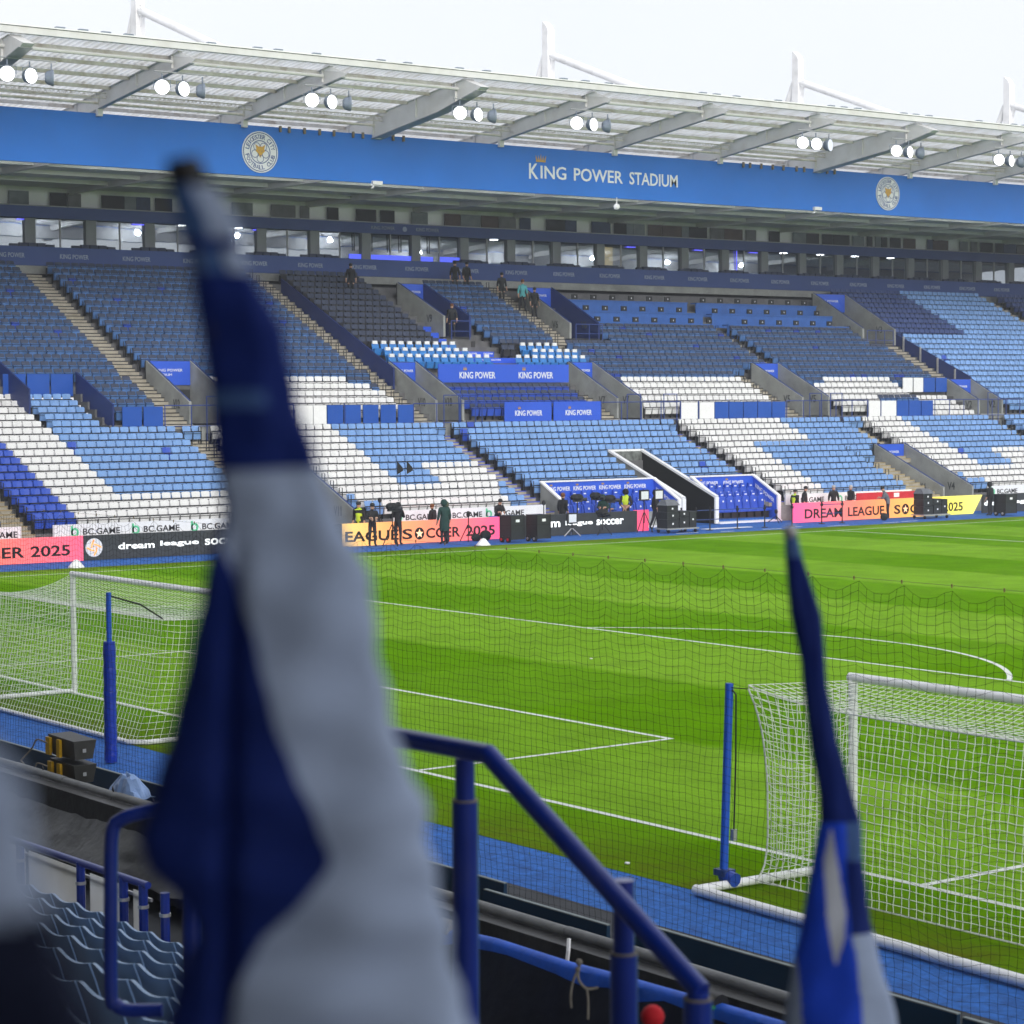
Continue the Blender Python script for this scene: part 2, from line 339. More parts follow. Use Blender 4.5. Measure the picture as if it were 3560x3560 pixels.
# text as mesh: returns (verts, faces) unit baseline, cached
_tc = {}
def text_geo(s, bold=.0, ext=.02):
    key = (s, bold, ext)
    if key in _tc: return _tc[key]
    cu = bpy.data.curves.new('t', 'FONT'); cu.body = s; cu.size = 1; cu.offset = bold; cu.extrude = ext; cu.resolution_u = 3
    ob = bpy.data.objects.new('t', cu); COL.objects.link(ob)
    dg = bpy.context.evaluated_depsgraph_get(); me = bpy.data.meshes.new_from_object(ob.evaluated_get(dg))
    v = np.array([tuple(q.co) for q in me.vertices]); f = [tuple(p.vertices) for p in me.polygons]
    bpy.data.objects.remove(ob); bpy.data.meshes.remove(me); bpy.data.curves.remove(cu)
    v[:, 0] -= v[:, 0].min(); v[:, 1] -= v[:, 1].min(); _tc[key] = (v, f); return v, f
def text(mb, s, org, width, height, xa=(0, 1, 0), ya=(0, 0, 1), m=None, bold=.0, ext=.01, shear=0):
    v, f = text_geo(s, bold, .02); W = v[:, 0].max(); H = v[:, 1].max()
    xa = np.array(xa, float); ya = np.array(ya, float); za = np.cross(xa, ya); za /= np.linalg.norm(za)
    P = np.array(org)+np.outer(v[:, 0]/W*width+v[:, 1]/H*height*shear, xa)+np.outer(v[:, 1]/H*height, ya)+np.outer(v[:, 2]/.02*ext, za)
    mb.add(P.tolist(), f, m); return mb
def crown(mb, org, w_, h, m, xa=(0, 1, 0)):
    xa = np.array(xa, float); org = np.array(org, float); za = np.cross(xa, (0, 0, 1))
    for i in range(5):
        a = org+xa*w_*(.12+.19*i); tip = a+xa*w_*(.16*(i-2)/2)+np.array((0, 0, h*(1. if i == 2 else .82)))
        b = a+xa*w_*.10; base = a-xa*w_*.10
        mb.add([base-za*.01, b-za*.01, tip-za*.01, base+za*.012, b+za*.012, tip+za*.012], [(0,1,2),(5,4,3),(0,3,4,1),(1,4,5,2),(2,5,3,0)], m)
    q = [org, org+xa*w_, org+xa*w_+np.array((0, 0, h*.16)), org+np.array((0, 0, h*.16))]
    mb.hexa([q[0]-za*.01, q[1]-za*.01, q[1]+za*.013, q[0]+za*.013, q[3]-za*.01, q[2]-za*.01, q[2]+za*.013, q[3]+za*.013], m)
def edges_to_prisms(P, E, r, name, m, parent, **kw):
    P = np.asarray(P, float); E = np.asarray(E); a = P[E[:, 0]]; b = P[E[:, 1]]; d = b-a; L = np.linalg.norm(d, axis=1, keepdims=True); L[L == 0] = 1; d /= L
    ref = np.where(np.abs(d[:, 2:3]) < .8, np.array([[0, 0, 1.]]), np.array([[1., 0, 0]])); u = np.cross(d, ref); u /= np.linalg.norm(u, axis=1, keepdims=True); v = np.cross(d, u)
    vs = []
    for c in (a, b):
        for k in range(3): t = 2*math.pi*k/3; vs.append(c+(u*math.cos(t)+v*math.sin(t))*r)
    V_ = np.stack(vs, 1).reshape(-1, 3); n_ = len(E); base = np.arange(n_)*6
    F = np.concatenate([np.stack([base+k, base+(k+1) % 3, base+3+(k+1) % 3, base+3+k], 1) for k in range(3)])
    off = np.array(wpos(parent)) if parent is not None else np.zeros(3)
    me = bpy.data.meshes.new(name); me.from_pydata((V_-off).tolist(), [], F.tolist()); me.materials.append(m)
    o = bpy.data.objects.new(name, me); COL.objects.link(o); o.parent = parent; return tag(o, **kw)
def grid_edges(nu, nv):
    I = np.arange(nu*nv).reshape(nu, nv)
    return np.concatenate([np.stack([I[:-1].ravel(), I[1:].ravel()], 1), np.stack([I[:, :-1].ravel(), I[:, 1:].ravel()], 1)])

# ------------------------------------------------------------------ ground and pitch (setting)
def S(o): o['kind'] = 'structure'; return o
S(box('ground', (-900, -900, -.5), (900, 900, -.02), road))
S(box('pitch', (-36.25, -2.38, -.3), (36.5, 107.5, 0), grass))
mb = MB(); mb.box((-41.6, -3.92, -.3), (-36.25, 125, -.004)); mb.box((-36.25, -3.92, -.3), (39, -2.38, -.004))
S(build(mb, 'pitch_surround', blue_t))
def line(name, a, b, w_=.12):
    a = Vector(a+(0,)); b = Vector(b+(0,)); d = (b-a).normalized(); nrm = Vector((-d.y, d.x, 0))*w_/2
    n_ = max(1, int((b-a).length/1.)); vs = []; fs = []
    for i in range(n_+1):
        p = a+(b-a)*i/n_; vs += [p+nrm+Vector((0, 0, .004)), p-nrm+Vector((0, 0, .004))]
    for i in range(n_): fs.append((2*i, 2*i+1, 2*i+3, 2*i+2))
    return S(build(MB().add(vs, fs), name, line_m))
line('goal_line', (-34, 0), (34, 0)); line('touchline', (-34, .07), (-34, 105)); line('halfway_line', (-33.9, 52.5), (34, 52.5))
line('goal_area_line', (-9.2, 5.5), (9.05, 5.5)); line('goal_area_side_line', (9.0, .07), (9.0, 5.43)); line('goal_area_side_line', (-9.16, .07), (-9.16, 5.43))
line('penalty_area_line', (-20.2, 16.5), (20.2, 16.5)); line('penalty_area_side_line', (20.16, .07), (20.16, 16.43)); line('penalty_area_side_line', (-20.16, .07), (-20.16, 16.43))
vs, fs = [], []
a0 = math.acos(5.5/9.15)
for i in range(61):
    t = -a0+2*a0*i/60
    for r_ in (9.09, 9.21): vs.append((r_*math.sin(t), 11+r_*math.cos(t), .004))
    if i: fs.append((2*i-2, 2*i-1, 2*i+1, 2*i))
S(build(MB().add(vs, fs), 'penalty_arc', line_m))
# technical area dashes on the blue surround
for i, (x0, y0, y1) in enumerate(((-37.2, 45.6, 46.9), (-36.9, 48.0, 48.8), (-36.9, 50.6, 51.8), (-37.4, 52.4, 53.6), (-36.7, 54.6, 56.0), (-36.9, 58.5, 59.6), (-37.1, 60.0, 61.1))):
    S(box('technical_area_line', (x0, y0, 0), (x0+.1, y1, .004), line_m))
S(box('white_floor_strip', (-38.9, 48.6, 0), (-38.5, 51.5, .02), white_p))

rl = random.Random(11)
for k, (x, y) in enumerate(((16.9, -2.05), (-1.5, 12.1), (9.4, -3.1), (22.3, -3.3))):
    o = build(MB().ball((x, y, .02), .035, None, 6, (1.4, 1, .5)), 'litter', white_p); tag(o, ('small pale scrap on the brown grass edge behind the handrail', 'tiny white scrap on the pitch beyond the goal area', 'small white scrap on the blue strip near the big flag', 'small white scrap on the blue strip near the right goal')[k], 'litter')
mb = MB()
for k in range(420):
    x = rl.uniform(2, 30); y = rl.gauss(-2.45, .12); h = rl.uniform(.01, .03); mb.add([(x, y, 0), (x+.02, y, 0), (x+.01+rl.uniform(-.03, .03), y+rl.uniform(-.03, .03), h)], [(0, 1, 2)])
tag(build(mb, 'loose_grass', grass), 'loose grass clippings along the edge of the blue strip', 'grass', None, 'stuff')
# ------------------------------------------------------------------ grandstand
def row(n):        # X and height of the top of the backrests
    if n > -.5: return -44-(9-n)*.712, 2.32+(9-n)*.296
    m_ = -n; return -51.12-(m_-1)*.712, 5.87+(m_-1)*.3475
def low(n): return -44-(9-n)*.712, 2.32+(9-n)*.296
GS = thing('grandstand', 'long covered football stand with blue fascia along the far touchline', 'grandstand', (-44, 50, 0))
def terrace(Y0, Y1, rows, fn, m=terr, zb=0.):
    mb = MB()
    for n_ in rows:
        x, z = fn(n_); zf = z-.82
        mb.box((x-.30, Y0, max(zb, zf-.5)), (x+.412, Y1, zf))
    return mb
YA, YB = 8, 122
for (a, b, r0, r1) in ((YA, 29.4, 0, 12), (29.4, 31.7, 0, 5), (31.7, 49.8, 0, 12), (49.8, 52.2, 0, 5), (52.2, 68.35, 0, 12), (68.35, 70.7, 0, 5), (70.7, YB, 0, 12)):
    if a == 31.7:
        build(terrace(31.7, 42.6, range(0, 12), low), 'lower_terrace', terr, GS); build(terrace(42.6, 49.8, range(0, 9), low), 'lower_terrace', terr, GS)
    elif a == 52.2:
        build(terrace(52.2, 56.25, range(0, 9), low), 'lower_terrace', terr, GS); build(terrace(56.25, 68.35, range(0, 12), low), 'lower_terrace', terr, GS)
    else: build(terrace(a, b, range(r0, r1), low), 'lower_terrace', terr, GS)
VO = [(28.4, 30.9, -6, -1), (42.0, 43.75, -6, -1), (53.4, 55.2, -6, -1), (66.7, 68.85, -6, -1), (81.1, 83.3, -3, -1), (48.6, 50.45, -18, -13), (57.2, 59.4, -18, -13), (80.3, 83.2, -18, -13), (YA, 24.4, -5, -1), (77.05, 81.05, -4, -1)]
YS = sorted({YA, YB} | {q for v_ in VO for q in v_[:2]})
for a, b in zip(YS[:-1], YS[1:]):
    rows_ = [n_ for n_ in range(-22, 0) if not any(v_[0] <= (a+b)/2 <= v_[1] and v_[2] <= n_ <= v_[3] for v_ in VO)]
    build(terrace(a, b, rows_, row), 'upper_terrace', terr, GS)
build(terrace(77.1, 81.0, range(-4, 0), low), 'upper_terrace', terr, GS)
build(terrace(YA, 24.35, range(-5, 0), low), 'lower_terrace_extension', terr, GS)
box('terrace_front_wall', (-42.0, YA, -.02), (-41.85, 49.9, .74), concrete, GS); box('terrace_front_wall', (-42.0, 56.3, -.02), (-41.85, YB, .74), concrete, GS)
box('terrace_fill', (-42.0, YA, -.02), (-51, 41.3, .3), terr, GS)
# riser wall between lower and upper tier
box('tier_wall', (-50.86, 24.4, 4.2), (-50.8, YB, 5.05), concrete, GS)
# stairs
def stair(Y0, Y1, n0, n1, m=conc_step, nose=None, name='stair'):
    mb = MB()
    for n_ in range(n0, n1+1):
        x, z = row(n_); zf = z-.82; h = .296 if n_ >= 0 else .3475
        mb.box((x-.30, Y0, zf-.2), (x+.414, Y1, zf+.012), m)
        mb.box((x-.30, Y0+.02, zf+.012), (x+.05, Y1-.02, zf+h*.5), m)
        mb.box((x+.34, Y0, zf-.02), (x+.42, Y1, zf+.02), nose or uf)
        mb.box((x-.02, Y0+.02, zf+h*.5-.04), (x+.055, Y1-.02, zf+h*.5+.008), nose or uf)
    return build(mb, name, m, GS)
nose_b = mat('blue_stair_nosing', (.05, .09, .5), .6, .1, 3); nose_t = mat('tan_stair_nosing', (.34, .27, .14), .7, .2, 3)
for a in ((15.45, 16.85, 0, 11, nose_t), (27.8, 29.15, 0, 11, None), (41.2, 42.55, 0, 11, nose_b), (56.0, 57.15, 0, 11, nose_b), (66.05, 68.3, 6, 11, nose_t), (69.5, 70.75, 0, 5, nose_t), (81.4, 82.75, 0, 11, nose_t), (95, 96.3, 0, 11, nose_t),
          (27.15, 28.45, -22, -1, None), (40.5, 41.65, -22, -1, None), (52.1, 53.4, -4, -1, None), (55.9, 57.1, -22, -12, None), (65.15, 66.6, -7, -1, None), (68.75, 69.85, -14, -8, None), (81.2, 83.1, -13, -5, None), (98.5, 99.9, -22, -1, None), (112, 113.2, -22, 0, None)):
    stair(a[0], a[1], a[2], a[3], nose=a[4])
# vomitories
def vomit(YL, YR, xr, zr, xf, zf, zb, label, back=True, wall=concrete, wr=None, tx=None, cap=blue_far, name='vomitory'):
    wr = wr or wall; t = .14
    for Y, mm in ((YL, wall), (YR, wr)):
        mb = MB().prism([(xr, zb), (xf, zb), (xf, zf), (xr, zr)], Y, Y+t, mm)
        o = build(mb, 'vomitory_wall', mm, GS)
        mb = MB(); mb.tube([(xr, Y+t/2, zr+.05), (xf, Y+t/2, zf+.05)], .025, 6); build(mb, 'wall_rail', cap, o)
        if label:
            mb = MB(); fr = .22; cx = xf+(xr-xf)*(fr+.07); text(mb, label, (cx-.28, Y-.004, (zf+(zr-zf)*fr)-.72), .52 if len(label) < 3 else .62, .42, (1, 0, 0), m=tx or letter_g, bold=.01)
            build(mb, 'painted_number', letter_g, o)
    box('vomitory_floor', (xr, YL+t, zb-.05), (xf+.1, YR, zb+.008), darkfloor, GS)
    if zb > 2: box('vomitory_base', (xr, YL, zb-3.4), (xf-.02, YR+t, zb-.06), terr, GS)
    box('vomitory_back', (xr-.1, YL, zb+.0), (xr-.02, YR+t, zr), dark_in, GS)
    if back:
        b = box('entrance_sign', (xr+.02, YL+t+.02, zr-1.15), (xr+.08, YR-.02, zr-.03), blue_s, GS)
        mb = MB(); wd = (YR-YL)*.62; text(mb, 'KING POWER', (xr+.085, YL+.45, zr-.52), wd, .13, m=letter_w); text(mb, 'STADIUM', (xr+.085, YL+.45, zr-.72), wd*.6, .11, m=letter_w)
        build(mb, 'sign_lettering', letter_w, b)
vomit(28.45, 30.75, -55, 8.0, -50.9, 6.05, 5.05, 'V12'); vomit(42.0, 43.6, -55, 8.0, -50.9, 6.05, 5.05, 'V10')
vomit(53.45, 55.07, -55, 8.05, -50.9, 6.08, 5.05, 'V7'); vomit(66.7, 68.7, -55, 8.05, -50.9, 6.08, 5.05, 'V5')
vomit(81.1, 83.15, -53.4, 7.13, -50.9, 5.84, 4.75, 'V2'); vomit(68.35, 70.6, -47, 3.52, -42, 1.3, .02, 'V4')
vomit(29.4, 31.6, -47, 3.52, -42, 1.3, .02, 'V11')
vomit(48.6, 50.3, -64, 12.5, -59.6, 10.56, 9.45, 'V9', wr=blue_wall, tx=None); vomit(57.2, 59.25, -64, 12.5, -59.6, 10.3, 9.45, 'V6', wr=blue_wall); vomit(80.3, 83.1, -64, 12.66, -59.6, 10.3, 9.3, 'V3', wr=concrete)
# raking dividers
def divider(Y, na, nb, fn=row, m=blue_wall, h=.25):
    xa, za = fn(na); xb, zb = fn(nb)
    o = build(MB().prism([(xa-.3, za-1.1), (xb+.5, zb-1.0), (xb+.5, zb+h-.1), (xa-.3, za+h)], Y, Y+.08), 'raking_divider', m, GS); return o
divider(41.75, -20, -6, h=.15); divider(83.3, -13, -5, h=.1); divider(24.5, -5, -1, h=.2); divider(21.2, -7, -3, h=.2); divider(22.3, -16, -12, h=.2)
divider(77.05, -4, -2, low, concrete, .1)
for n_ in (-12, -10, -8, -6): x, z = row(n_); box('divider_post', (x, 83.15, z-.9), (x+.08, 83.25, z+.15), alu, GS)
# front panels of the upper tier
def panels(segs, x, z0, z1, railtop=True):
    for (ya, yb, m_) in segs: box('barrier_panel', (x, ya, z0), (x+.05, yb, z1), m_, GS)
P_ = [(33.9, 34.85, white_p), (34.95, 35.6, white_p)]+[(35.66+i*1.0, 36.52+i*1.0, blue_pn) for i in range(5)]
panels(P_, -50.7, 4.98, 5.86)
panels([(57.65, 58.8, white_p), (58.95, 59.98, white_p)]+[(60.02+i*1.05, 61.0+i*1.05, blue_pn) for i in range(5)], -50.7, 4.98, 5.86)
panels([(71.7, 72.6, white_p), (72.7, 73.9, white_p)]+[(73.95+i*1.02, 74.9+i*1.02, blue_pn) for i in range(3)], -50.7, 4.98, 5.86)
panels([(77.1, 77.9, white_p), (78.0, 78.8, white_p), (78.84, 79.8, blue_pn), (79.9, 80.85, blue_pn)], -53.2, 6.35, 7.2)
panels([(25.0, 25.95, blue_pn), (26.05, 27.0, blue_pn)], -50.7, 4.98, 5.86)
panels([(20.95+i*1.15, 22.02+i*1.15, blue_pn) for i in range(3)], -54.2, 6.35, 7.35)
panels([(21.6, 22.9, blue_pn)], -58.9, 9.0, 9.9)
for y in (34.9, 36.6, 57.6, 58.87, 61.05, 63.15, 71.6, 72.65, 74.95): box('panel_post', (-50.72, y, 4.9), (-50.66, y+.05, 5.92), blue_far if y > 35 else white_p, GS)
def kp_panel(x, ya, yb, z0, z1, texts, tw, th, tz, m=blue_s, cr=True, parent=GS, name='sponsor_panel', ms=letter_w, cm=gold):
    b = box(name, (x, ya, z0), (x+.06, yb, z1), m, parent)
    for ty in texts:
        build(text(MB(), 'KING POWER', (x+.066, ty, tz), tw, th, m=ms, bold=.012), 'lettering', ms, b)
        mb = MB(); crown(mb, (x+.066, ty+tw*.11, tz+th*1.25), tw*.09, th*.55, cm); build(mb, 'crown_emblem', cm, b)
    return b
kp_panel(-53.9, 44.25, 52.6, 6.95, 7.88, (45.55, 49.3), 2.25, .34, 7.15)
kp_panel(-50.68, 46.0, 48.95, 4.98, 5.95, (46.65,), 1.7, .27, 5.25); kp_panel(-50.68, 49.1, 52.15, 4.98, 5.95, (49.85,), 1.7, .27, 5.25)
# blue walkways and stepped carpet between premium seats
mb = MB()
for n_ in range(-15, -6):
    x, z = row(n_); mb.box((x-.3, 47.8 if n_ < -11 else 48.2, z-1.0), (x+.42, 48.55 if n_ < -11 else (51.6 if n_ > -11 and n_ < -8 else 50.65), z-.72), blue_s)
for n_ in range(-11, -6):
    x, z = row(n_)
    for y in (48.9, 49.95): text(mb, 'KING POWER', (x+.425, y, z-.87), .62, .09, m=letter_w)
build(mb, 'blue_carpet_steps', blue_s, GS)
# railings
def railing(pts, h=.9, step=1.1, mid=True, name='railing', m=blue_far, r_=.025):
    mb = MB(); pts = [Vector(p) for p in pts]
    mb.tube([p+Vector((0, 0, h)) for p in pts], r_, 6)
    if mid: mb.tube([p+Vector((0, 0, h*.45)) for p in pts], r_*.8, 6)
    for a, b in zip(pts[:-1], pts[1:]):
        k = max(1, round((b-a).length/step))
        for i in range(k+1): p = a+(b-a)*i/k; mb.tube([p, p+Vector((0, 0, h))], r_, 6)
    return build(mb, name, m, GS)
for ya, yb in ((27.1, 33.8), (40.55, 46.0), (52.2, 57.6), (65.3, 71.6), (77.1, 84.5)): railing([(-50.65, ya, 4.2), (-50.65, yb, 4.2)], 1.7, 1.25)
for y in (29.2, 31, 42.3, 43.3, 53.9, 56.4, 67, 68.6, 81.6): railing([(-50.6, y, 4.2), (-50.6, y+.9, 4.2)], 2.1, .9, False)
railing([(-59.4, 57.5, 9.3), (-59.4, 59.4, 9.3)], .95, .9); railing([(-59.4, 80.5, 9.1), (-59.4, 82.8, 9.1)], 1.1, .9); railing([(-59.4, 49.0, 9.3), (-59.4, 50.2, 9.3)], 1.0, 1)
# seat end hoops along the gangways
hoop = None
for (Y, na, nb) in ((16.85, 0, 11), (28.6, 0, 11), (42.5, 0, 9), (57.15, 0, 11), (32.0, 6, 11), (66.0, 5, 10), (28.55, -20, -7), (40.45, -22, -1), (68.7, -14, -8), (65.15, -6, -1), (55.6, -21, -12), (51.95, -4, -1), (81.45, 0, 8), (70.8, 0, 8)):
    for n_ in range(na, nb+1):
        x, z = row(n_)
        if hoop is None: hoop = build(MB().tube([(.1, 0, -.8), (.1, 0, -.05), (.34, 0, -.05), (.34, 0, -.8)], .02, 4), 'gangway_hoop', uf, GS, local=True); ho = hoop
        else: ho = copy_obj(hoop)
        ho.location = Vector((x, Y, z))-GS.location
# press / director desks with monitors
for i, n_ in enumerate((-14.3, -16.3, -18.3)):
    m_ = -n_; x = -51.12-(m_-1)*.712; z = 5.87+(m_-1)*.3475
    for (ya, yb) in ((59.5, 69.2 if i else 68.5), (69.9, 80.0)):
        mb = MB(); mb.box((x, ya, z-1.0), (x+.06, yb, z-.12)); mb.box((x-.45, ya, z-.12), (x+.12, yb, z-.05)); build(mb, 'press_desk', desk_b, GS)
mb = MB()
for i, n_ in enumerate((-14.3, -16.3, -18.3)):
    m_ = -n_; x = -51.12-(m_-1)*.712-.3; z = 5.87+(m_-1)*.3475
    for k in range(14):
        y = 60.0+k*1.42+i*.3
        if 68.6 < y < 70.1: continue
        mb.box((x, y, z), (x+.06, y+.42, z+.28), blk); mb.box((x+.062, y+.2, z+.1), (x+.07, y+.25, z+.18), letter_w)
build(mb, 'desk_monitor', blk, GS, kind='stuff')
# balcony of the executive boxes
box('balcony_front', (-67.1, YA, 13.02), (-66.95, YB, 13.98), navy_b, GS)
box('balcony_base', (-67.1, YA, 12.6), (-66.9, YB, 13.0), concrete, GS)
box('balcony_deck', (-70.3, YA, 12.8), (-67.1, YB, 13.0), darkfloor, GS)
for k in range(26):
    y = 22.78+3.545*k
    mb = text(MB(), 'KING POWER', (-66.945, y, 13.4), 1.6, .24, m=letter_f, bold=.01); build(mb, 'balcony_lettering', letter_f, GS)
for k in range(30):       # padded seat backs behind the parapet in groups
    y0 = 20.6+k*3.45
    if 46.5 < y0 < 52.5: continue
    mb = MB()
    for j in range(5): mb.box((-67.9, y0+j*.5, 13.9), (-67.7, y0+j*.5+.44, 14.22 if 0 < j < 4 else 14.16))
    build(mb, 'balcony_seat_row', dk_pl, GS)
# boxes: back wall, pillars, panes, mullions
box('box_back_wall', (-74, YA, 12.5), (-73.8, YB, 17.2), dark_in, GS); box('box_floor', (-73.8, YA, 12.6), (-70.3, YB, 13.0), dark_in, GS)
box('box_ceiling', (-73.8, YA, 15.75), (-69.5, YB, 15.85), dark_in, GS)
pil0 = box('box_pillar', (-69.6, 22.1, 13.0), (-69.2, 22.7, 15.62), pillar_m, GS); mul0 = box('window_mullion', (-69.4, 24.1, 13.95), (-69.33, 24.18, 15.62), steel_d, GS)
def pane(y):
    global pan0
    if y < 22.8: pan0 = build(MB().box((-.01, 0, 0), (.01, 1.36, 1.66)), 'window_pane', glass_m, GS, local=True); o = pan0
    else: o = copy_obj(pan0)
    o.location = Vector((-69.36, y, 13.98))-GS.location; o.rotation_euler = (0, -R((.75 if y < 47 else 1.6)+random.uniform(-.15, .15)), 0)
pane(22.72); pane(24.19)
for k in range(29):
    y = 3.45*k
    if k: copy_obj(pil0).location.y += y; copy_obj(mul0).location.y += y
    if k: pane(22.72+y); pane(24.19+y)
for y in (49.2, 50.4, 51.6, 52.4, 53.4, 54.4): box('window_frame', (-69.3, y, 14.6), (-69.24, y+.04, 15.6), uf, GS)
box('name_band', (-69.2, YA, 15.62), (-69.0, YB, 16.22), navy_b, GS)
mb = MB(); text(mb, 'KING POWER', (-68.98, 50.2, 15.85), 1.6, .2, m=letter_f); text(mb, 'KING POWER', (-68.98, 53.3, 15.85), 1.6, .2, m=letter_f); mb.lathe([(.15, 0), (.15, .02)], (-68.99, 52.5, 15.93), 'x', 14, letter_f)
build(mb, 'name_band_lettering', letter_f, GS)
random.seed(3)
cl_ = [mat('curtain_%s' % c, q, .8, .2, 2) for c, q in (('blue', (.05, .07, .14)), ('grey', (.14, .14, .15)), ('brown', (.09, .06, .055)), ('dark', (.03, .03, .035)), ('pale', (.17, .19, .21)))]
y = 20.
box('upper_window_sill', (-69.15, YA, 16.22), (-68.95, YB, 16.27), steel_d, GS)
while y < 110:
    wd = random.uniform(.5, 1.6); box('upper_window', (-69.45, y, 16.25), (-69.4, y+wd, 17.0), random.choice(cl_+[cl_[3]]*2), GS); y += wd+random.choice((.02, .06, .3, 1.2))
box('upper_back_wall', (-69.8, YA, 16.2), (-69.6, YB, 17.3), soffit_m, GS)
# lights in the boxes, screens
for k, y in enumerate((24.4, 27.7, 38.8, 42.3, 60.0, 84.0, 87.4, 90.7, 94.2)):
    build(MB().box((-70.9, y, 15.68), (-70.5, y+.32, 15.74)), 'ceiling_lamp', down_l, GS)
for y in (21.8, 28.6, 35.2, 42.6, 69.4, 79.8, 75.0): box('blue_strip_light', (-69.32, y, 15.5), (-69.28, y+.7, 15.56), neonb, GS)
box('blue_strip_light', (-69.3, 78.6, 14.0), (-69.26, 78.65, 15.6), neonb, GS)
box('wall_screen', (-69.34, 48.9, 13.98), (-69.3, 54.7, 14.42), scr_b, GS); box('wall_screen', (-69.34, 55.2, 13.98), (-69.3, 57.2, 14.45), scr_b, GS)
box('lit_room', (-69.9, 67.6, 13.98), (-69.7, 68.6, 15.5), scr_y, GS)
# soffit and its beams
box('soffit', (-73.8, YA, 17.25), (-51.4, YB, 17.4), soffit_m, GS)
for k in range(14): y = 9.7+7.3*k; box('soffit_beam', (-73, y, 16.95), (-51.5, y+.2, 17.25), steel, GS)
for x in (-58, -61.5, -65): box('soffit_purlin', (x, YA, 17.05), (x+.12, YB, 17.25), steel, GS)
for y in (22.3, 29.5, 36.8, 43.9, 50.9, 57.8, 64.9, 72.4, 79.7, 86.8, 94): 
    build(MB().lathe([(.10, 0), (.10, .08)], (-53.2, y, 16.98), 'z', 10, down_l), 'downlight', down_l, GS)
    pl = bpy.data.lights.new('downlight_glow', 'POINT'); pl.energy = 170; pl.shadow_soft_size = .14; pl.color = (.95, .97, 1); lo_ = bpy.data.objects.new('downlight_glow', pl); COL.objects.link(lo_); lo_.location = (-53.2, y, 16.86)
# fascia
fas = box('fascia', (-51.4, YA, 16.44), (-51.2, YB, 18.74), blue_f, GS)
box('added_fascia_reflector', (-51.5, YA, 16.46), (-51.42, YB, 17.2), mat('pale_reflector', (.55, .56, .57), .8, .05, 1), GS)  # unseen pale panel, added so the box windows reflect grey instead of blue
mb = MB(); x = -51.19
for w_, ya, yb, z_, h_ in (('K', 48.05, 48.63, 17.15, .78), ('ING', 48.78, 50.42, 17.2, .65), ('POWER', 50.92, 54.15, 17.2, .65), ('STADIUM', 54.6, 57.9, 17.2, .65)):
    build(text(MB(), w_, (x, ya, z_), yb-ya, h_, m=letter_w, bold=.012), 'stadium_lettering', letter_w, fas)
mb = MB(); crown(mb, (x, 48.5, 18.02), .6, .40, gold); build(mb, 'gold_crown', gold, fas)
def badge(Y, lab):
    b = thing('club_badge', lab, 'badge', (-51.2, Y, 17.54 if Y < 50 else 17.66), 0, 'round club badges on the fascia')
    build(MB().lathe([(.95, 0), (.95, .05)], (0, 0, 0), 'x', 40), 'badge_disc', bdg_white, b, local=True)
    mb = MB()
    for r0, r1, mm in ((.86, .90, bdg_blue), (.50, .54, bdg_blue)):
        vs = []; fs = []
        for i in range(40):
            a = 2*math.pi*i/40
            for q in (r0, r1): vs.append((.055, q*math.cos(a), q*math.sin(a)))
            j = (i+1) % 40; fs.append((2*i, 2*i+1, 2*j+1, 2*j))
        mb.add(vs, fs, mm)
    build(mb, 'badge_ring', bdg_blue, b, local=True)
    mb = MB()
    def arc(s, a0, a1, top):
        for i, ch in enumerate(s):
            if ch == ' ': continue
            a = R(a0+(a1-a0)*i/(len(s)-1)); rr = .70
            up_ = np.array((0, math.cos(a), math.sin(a)))*(1 if top else -1); rg = np.array((0, math.sin(a), -math.cos(a)))*(1 if top else -1)
            c = np.array((.055, rr*math.cos(a), rr*math.sin(a))); h = .20; w2 = .05 if ch == 'I' else .14
            text(mb, ch, c-up_*h/2-rg*w2/2, w2, h, rg, up_, bdg_blue, .01, .006)
    arc('LEICESTER CITY', 165, 15, True); arc('FOOTBALL CLUB', 195, 345, False)
    build(mb, 'badge_lettering', bdg_blue, b, local=True)
    mb = MB()
    for i in range(5):
        a = math.pi/2+2*math.pi*i/5+math.pi/5
        pts = [(.30*math.cos(a)+.19*math.cos(t), .30*math.sin(a)+.19*math.sin(t)) for t in np.linspace(0, 2*math.pi, 12, endpoint=False)]
        pin = [(.30*math.cos(a)+.16*math.cos(t), .30*math.sin(a)+.16*math.sin(t)) for t in np.linspace(0, 2*math.pi, 12, endpoint=False)]
        mb.add([(.056, p, q) for p, q in pts]+[(.056, p, q) for p, q in pin], [(k, (k+1) % 12, (k+1) % 12+12, k+12) for k in range(12)], bdg_blue)
    build(mb, 'flower_outline', bdg_blue, b, local=True)
    fx = [(0, -.28), (.10, -.10), (.24, .02), (.20, .12), (.25, .32), (.10, .22), (0, .24), (-.10, .22), (-.25, .32), (-.20, .12), (-.24, .02), (-.10, -.10)]
    build(MB().prismx([(p, q+.02) for p, q in fx], .055, .08), 'fox_head_emblem', gold, b, local=True)
    mb = MB()
    for s_ in (-1, 1): mb.prismx([(s_*.06, .02), (s_*.12, .05), (s_*.06, .06)], .081, .086, bdg_blue)
    mb.prismx([(-.03, -.2), (.03, -.2), (0, -.13)], .081, .086, bdg_blue); build(mb, 'fox_face_marks', bdg_blue, b, local=True)
badge(32.47, 'round white club badge with gold centre, on the blue fascia left of the stadium name')
badge(73.71, 'round white club badge with gold centre, on the blue fascia right of the stadium name')
brk = mat('rusty_bracket', (.22, .18, .13), .8, .2, 5)
